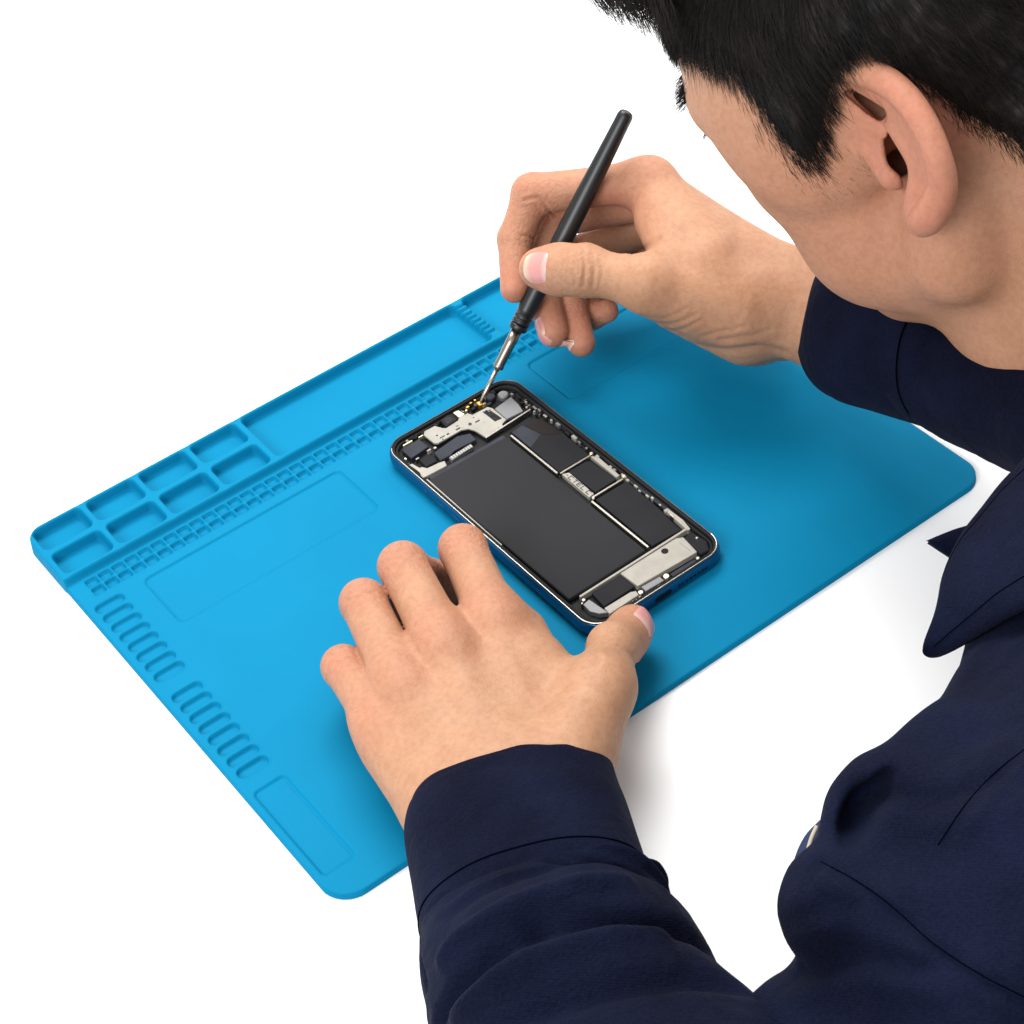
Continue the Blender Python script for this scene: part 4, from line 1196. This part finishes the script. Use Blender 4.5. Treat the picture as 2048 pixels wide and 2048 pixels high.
def nail_mat():
    m, nt, b = new_mat('fingernail')
    at = nt.nodes.new('ShaderNodeAttribute'); at.attribute_name = 'along'
    r = nt.nodes.new('ShaderNodeValToRGB'); e = r.color_ramp.elements
    e[0].position = 0.0; e[0].color = (.56, .37, .34, 1); e[1].position = 1.0; e[1].color = (.62, .46, .33, 1)
    for p, c in ((.17, (.54, .34, .31)), (.27, (.56, .24, .22)), (.72, (.57, .26, .23)), (.86, (.60, .36, .28))):
        x = e.new(p); x.color = (*c, 1)
    nt.links.new(at.outputs['Fac'], r.inputs['Fac']); nt.links.new(r.outputs['Color'], b.inputs['Base Color'])
    b.inputs['Roughness'].default_value = .30; b.inputs['Specular IOR Level'].default_value = .45
    b.inputs['Subsurface Weight'].default_value = .2; b.inputs['Subsurface Scale'].default_value = .002
    return m


def nail(comps, c, t, n, length, width, m, parent, lift=.32, label=None):
    """curved plate grown from the surface under c, along t, facing n (mm)"""
    t = t / np.linalg.norm(t); n = n - t * (n @ t); n /= np.linalg.norm(n); s = np.cross(t, n)
    nu, nv = 26, 22
    u = np.linspace(-1, 1, nu); v = np.linspace(-1, 1, nv)
    U, Vv = np.meshgrid(u, v, indexing='ij')
    wsc = (1 - .10 * (U < 0) * U ** 2 - .16 * (U > 0) * U ** 2)
    ell = np.sqrt(np.maximum(1 - np.clip(np.abs(Vv), 0, 1) ** 2.6, 0)) ** .55
    up = np.where(U > 0, U * (0.55 + .45 * ell), U * (.72 + .28 * ell))
    P = c + (up * length / 2)[..., None] * t + (Vv * wsc * width / 2)[..., None] * s
    P = P.reshape(-1, 3) + n * 4
    for i in range(30):                                    # march down to the skin
        d = field(comps, P)
        P = P - n * np.clip(d * .7, -1, 1)[:, None]
        if np.abs(d).max() < .02: break
    e = np.maximum(np.abs(U), np.abs(Vv)).ravel()
    h = lift * (1 - sstep(.72, 1.0, e)) - .12 * sstep(.8, 1, e)
    h = np.where((U.ravel() > .6) & (np.abs(Vv.ravel()) < .8), lift * .8, h)
    P = P + n * h[:, None]
    idx = np.arange(nu * nv).reshape(nu, nv)
    F = np.stack([idx[:-1, :-1], idx[1:, :-1], idx[1:, 1:], idx[:-1, 1:]], -1).reshape(-1, 4)
    lun = (U + 1) / 2 + .10 * Vv ** 2
    o = mesh_obj('fingernail', P * MM, F, m, parent, attrs=dict(along=np.clip(lun, 0, 1).ravel()))
    if label: o['label'] = label
    return o


HAIR_POLY = np.array([(1250, -900), (1300, -200), (1318, 20), (1334, 66), (1378, 86), (1424, 120), (1478, 156), (1520, 204), (1540, 246), (1572, 286), (1594, 313), (1624, 327), (1640, 284), (1654, 214), (1664, 176), (1676, 136),
                      (1700, 112), (1736, 106), (1770, 118), (1806, 140), (1866, 180), (1935, 232), (1993, 258), (2048, 296), (2150, 380), (2300, 540), (2500, 640), (2900, 600), (2900, -900)], float)


def in_poly(x, y, P):
    c = np.zeros(len(x), bool)
    for (x0, y0), (x1, y1) in zip(P, np.roll(P, -1, 0)):
        k = ((y0 > y) != (y1 > y)) & (x < (x1 - x0) * (y - y0) / (y1 - y0 + 1e-12) + x0)
        c ^= k
    return c


def hair_mask(P):
    h = HL(P.copy())
    Pm = P - np.minimum(2 * h[:, 2], 0)[:, None] * HFW[2]
    q = proj(Pm * .001)
    hm = HL(Pm.copy())
    ok = in_poly(q[:, 0], q[:, 1], HAIR_POLY) & (hm[:, 1] > -45)
    dist = poly_dist(q[:, 0], q[:, 1], HAIR_POLY[1:-1])
    return ok, dist, h


def hair_strands(roots, dirs, norms, length, width, rs, lift=.25, curl=.25, nseg=5, grav=.0):
    """tapered three-sided strands; everything in mm"""
    n = len(roots)
    side = np.cross(dirs, norms); side /= np.linalg.norm(side, axis=1, keepdims=True) + 1e-9
    bend = rs.normal(0, curl, (n, 1)); li = (lift * rs.uniform(.4, 1.5, (n, 1)))
    rings = []
    P = roots.copy(); D = dirs + norms * li + side * bend * .4
    D /= np.linalg.norm(D, axis=1, keepdims=True)
    step = (length / nseg)[:, None]
    for k in range(nseg + 1):
        w = (width * (1 - (k / nseg) ** 1.6) + .02)[:, None]
        rings.append(np.stack([P + side * w, P - side * w * .5 + norms * w * .8, P - side * w * .5 - norms * w * .8], 1))
        P = P + D * step
        D = D - norms * li * .45 + side * bend * .12 + np.array([0, 0, -grav])
        D /= np.linalg.norm(D, axis=1, keepdims=True)
    R = np.stack(rings, 1)                                   # n, nseg+1, 3, 3
    V = R.reshape(-1, 3)
    b = np.arange(n)[:, None, None] * (nseg + 1) * 3 + np.arange(nseg)[None, :, None] * 3
    k = np.arange(3)[None, None, :]; k2 = (k + 1) % 3
    F = np.stack([b + k, b + k2, b + 3 + k2, b + 3 + k], -1).reshape(-1, 4)
    return V, F


def hair_mat():
    m, nt, b = new_mat('black_hair')
    tc = nt.nodes.new('ShaderNodeTexCoord'); n = nt.nodes.new('ShaderNodeTexNoise'); n.inputs['Scale'].default_value = 120; n.inputs['Detail'].default_value = 3
    nt.links.new(tc.outputs['Object'], n.inputs['Vector'])
    r = nt.nodes.new('ShaderNodeValToRGB'); r.color_ramp.elements[0].position = .35; r.color_ramp.elements[1].position = .75
    r.color_ramp.elements[0].color = (.0045, .0036, .003, 1); r.color_ramp.elements[1].color = (.016, .0105, .0075, 1)
    nt.links.new(n.outputs['Fac'], r.inputs['Fac']); nt.links.new(r.outputs['Color'], b.inputs['Base Color'])
    b.inputs['Roughness'].default_value = .5; b.inputs['Specular IOR Level'].default_value = .22
    return m


def build_hair(V, Q, person):
    rs = np.random.default_rng(11)
    hm = hair_mat()
    N = vnormals(V, Q)
    ok, dist, h = hair_mask(V)
    hq = h
    earish = (np.linalg.norm(V - KH(1835, 300, 585), axis=1) < 38) & (field([EAR_COMP], V) < 1.0)
    near = (np.linalg.norm(V - HF(0, 30, 0), axis=1) < 190) & ok & ~earish
    # scalp cap
    th = 5.0 * sstep(0, 60, dist) + .2
    keep = near[Q].all(1)
    used = np.unique(Q[keep]); rm = np.full(len(V), -1); rm[used] = np.arange(len(used))
    cap = V[used] + N[used] * (th[used] + .5 * vnoise(V[used], 9, 2) * sstep(0, 40, dist[used]))[:, None]
    CF = rm[Q[keep]]
    cent = V[Q[keep]].mean(1); nrm = N[Q[keep]].mean(1); cth = th[Q[keep]].mean(1); cd = dist[Q[keep]].mean(1)
    ch = HL(cent.copy())
    # density: only what can be seen needs to be dense
    vis = (nrm @ VIEW) < .35
    wgt = np.where(vis, 1.0, .25); wgt *= np.where(cd < 45, 1.7, 1.0); wgt /= wgt.sum()
    n = 34000
    pick = rs.choice(len(cent), n, p=wgt)
    root = cent[pick] + nrm[pick] * (cth[pick] * rs.uniform(.2, 1.0, n))[:, None] + rs.normal(0, .7, (n, 3))
    nn = nrm[pick]; hh = ch[pick]
    f_, u_, l_ = hh[:, 0], hh[:, 1], hh[:, 2]
    top = sstep(60, 105, u_)[:, None]; back = sstep(0, -50, f_)[:, None]
    D = HFW[1] * -1.0 + HFW[0] * (.10 - .35 * back) + HFW[0] * top * 1.4 + HFW[2] * (np.sign(l_) * .25)[:, None] * top
    D = D + rs.normal(0, .13, (n, 3))
    clump = np.stack([vnoise(root, 16, 30 + k) for k in range(3)], 1); D = D + .30 * clump
    D = D - nn * (D * nn).sum(1, keepdims=True); D /= np.linalg.norm(D, axis=1, keepdims=True)
    ln = (10 + 14 * sstep(20, 110, cd[pick]) + 10 * top[:, 0]) * rs.uniform(.6, 1.35, n)
    V1, F1 = hair_strands(root, D, nn, ln, rs.uniform(.07, .18, n), rs, lift=.20, curl=.10)
    parts = [(cap, CF), (V1, F1)]
    fe = np.flatnonzero((~ok) & (h[:, 1] > -30) & (dist < 34) & ((N @ VIEW) < .2) & ~earish & (np.linalg.norm(V - HF(0, 30, 0), axis=1) < 170))
    if len(fe):
        k = 2600
        p = rs.choice(fe, k, p=np.exp(-dist[fe] / 11) / np.exp(-dist[fe] / 11).sum())
        n2 = N[p]; D2 = -HFW[1] + HFW[0] * .12 + rs.normal(0, .16, (k, 3)); D2 = D2 - n2 * (D2 * n2).sum(1, keepdims=True); D2 /= np.linalg.norm(D2, axis=1, keepdims=True)
        parts.append(hair_strands(V[p] + rs.normal(0, .5, (k, 3)), D2, n2, rs.uniform(2.5, 7.0, k), rs.uniform(.03, .07, k), rs, lift=.15, curl=.06, nseg=4))
    # fringe locks hanging before the forehead
    locks = [((1130, -70), (1222, 10)), ((1150, -80), (1236, 34)), ((1170, -80), (1262, 52)), ((1190, -70), (1276, 76)), ((1215, -60), (1292, 70)), ((1235, -60), (1316, 82)), ((1262, -60), (1328, 74)), ((1290, -60), (1338, 92)), ((1205, -90), (1246, 40)), ((1180, -90), (1218, 22)),
             ((1250, -70), (1300, 84)), ((1310, -50), (1346, 100)), ((1226, -50), (1270, 40)), ((1275, -40), (1322, 60)), ((1160, -60), (1250, 60))]
    RT, DR, LN, WD = [], [], [], []
    for a, b in locks:
        k = 46
        d0 = 716 + (a[0] - 1230) * -.10 + rs.normal(0, 6)
        A = K(a[0], a[1], d0); B = K(b[0], b[1], d0 - 6)
        j = rs.normal(0, 2.0, (k, 3)); jb = rs.normal(0, 1.1, (k, 3))
        RT.append(A + j); e = (B + jb + j * .35) - (A + j); l = np.linalg.norm(e, axis=1); DR.append(e / l[:, None]); LN.append(l * rs.uniform(.72, 1.06, k)); WD.append(rs.uniform(.10, .22, k))
    RT, DR, LN, WD = map(np.concatenate, (RT, DR, LN, WD))
    nv = np.tile(-VIEW, (len(RT), 1)); nv = nv - DR * (nv * DR).sum(1, keepdims=True); nv /= np.linalg.norm(nv, axis=1, keepdims=True)
    parts.append(hair_strands(RT, DR, nv, LN, WD, rs, lift=.05, curl=.12, nseg=6))
    o = 0; VV, FF = [], []
    for v, f in parts:
        VV.append(v); FF.append(f + o); o += len(v)
    hair = mesh_obj('hair', np.concatenate(VV) * MM, np.concatenate(FF), hm, person)
    hair['label'] = 'short black hair with a loose fringe'
    # sideburn stubble
    m = (~ok) & ((N @ VIEW) < 0) & (np.linalg.norm(V - KH(1650, 370, 612), axis=1) < 17) & ~earish
    idx = np.flatnonzero(m)
    if len(idx):
        p = rs.choice(idx, 110); r0 = V[p] + rs.normal(0, .5, (110, 3)); nn = N[p]
        D = -HFW[1] + rs.normal(0, .2, (110, 3)); D = D - nn * (D * nn).sum(1, keepdims=True); D /= np.linalg.norm(D, axis=1, keepdims=True)
        v, f = hair_strands(r0, D, nn, rs.uniform(1.2, 3, 110), np.full(110, .028), rs, lift=.1, curl=.05, nseg=3)
        mesh_obj('sideburn', v * MM, f, hm, person)
    # brows and lashes
    for s in (1, -1):
        k = 260
        t = rs.uniform(0, 1, k)
        base = np.array([HF(95 - 16 * x, 55 + 4 * math.sin(x * 3) + rs.normal(0, 2.4), (8 + 44 * x) * s) for x in t])
        P = base + HFW[0] * 20
        for i in range(40): P = P - HFW[0] * np.clip(field([HEAD_COMP], P) * .7, -3, 3)[:, None]
        D = HFW[2] * s * .75 - HFW[1] * .12 + HFW[0] * .42 + rs.normal(0, .16, (k, 3)); D /= np.linalg.norm(D, axis=1, keepdims=True)
        nv = np.tile(HFW[1], (k, 1)); nv = nv - D * (nv * D).sum(1, keepdims=True); nv /= np.linalg.norm(nv, axis=1, keepdims=True)
        v, f = hair_strands(P - D * .5, D, nv, rs.uniform(5, 9, k), rs.uniform(.06, .11, k), rs, lift=.05, curl=.08, nseg=4)
        mesh_obj('eyebrow', v * MM, f, hm, person)
        k = 30
        t = rs.uniform(0, 1, k)
        base = np.array([HF(90 - 14 * x, 38 + 1.2 * math.sin(x * 3), (20 + 26 * x) * s) for x in t])
        P = base + HFW[0] * 20
        for i in range(40): P = P - HFW[0] * np.clip(field([HEAD_COMP], P) * .7, -3, 3)[:, None]
        D = HFW[0] * .8 - HFW[1] * .6 + HFW[2] * s * .25 + rs.normal(0, .12, (k, 3)); D /= np.linalg.norm(D, axis=1, keepdims=True)
        nv = np.tile(HFW[1], (k, 1)); nv = nv - D * (nv * D).sum(1, keepdims=True); nv /= np.linalg.norm(nv, axis=1, keepdims=True)
        v, f = hair_strands(P - D * .8, D, nv, rs.uniform(4, 7, k), np.full(k, .07), rs, lift=.05, nseg=4)
        mesh_obj('eyelash', v * MM, f, hm, person)


# ------------------------------------------------------------------ assemble
SKIN_H = 0.85
make_camera()
build_setting()
build_mat()
build_phone()
build_driver()
LH, li = left_hand()
RH, ri = right_hand()
HEAD_COMP, hi = head()
EAR_COMP = Comp(HEAD_COMP.limbs[4][0], 3.6)
FRAME, fi = hidden_frame(li, ri, hi)
pers = empty('person', (0, 0, 0))
tag(pers, 'person with black hair in a navy jacket bending over the blue mat', 'person')
V, Q = surface([LH, RH, HEAD_COMP, FRAME], SKIN_H)
V, attrs = finish_skin(V, Q, li, ri)
body = mesh_obj('body', V * MM, Q, skin_mat(), pers, attrs=attrs)
nm = nail_mat()
comps = [RH]
nail(comps, K(1080, 537, 862), ri['tt'] - ri['ti'], -VIEW + UP * .05, 13.0, 14.5, nm, body, label='broad pink thumbnail of the hand holding the screwdriver')
for f in 'mr':
    t = ri['tip'][f] - ri['dip'][f]; t = t / np.linalg.norm(t)
    n = -RIGHT * .8 - VIEW * .45 - UP * .35; n = n - t * (n @ t); n /= np.linalg.norm(n)
    nail(comps, ri['tip'][f] - t * 2.0 + n * 6, t, n, 9.5, 8.6, nm, body)
nail([LH], li['tt'] + RIGHT * 3 + UP * 2 - VIEW * 5 + (li['tt'] - li['ti']) * .0, li['tt'] - li['ti'], RIGHT * .55 + UP * .50 - VIEW * .62, 13.5, 13.0, nm, body, label='thumbnail of the hand steadying the phone')
jk, cloth = build_jacket(pers, li, ri, fi, hi)
build_hair(V, Q, pers)
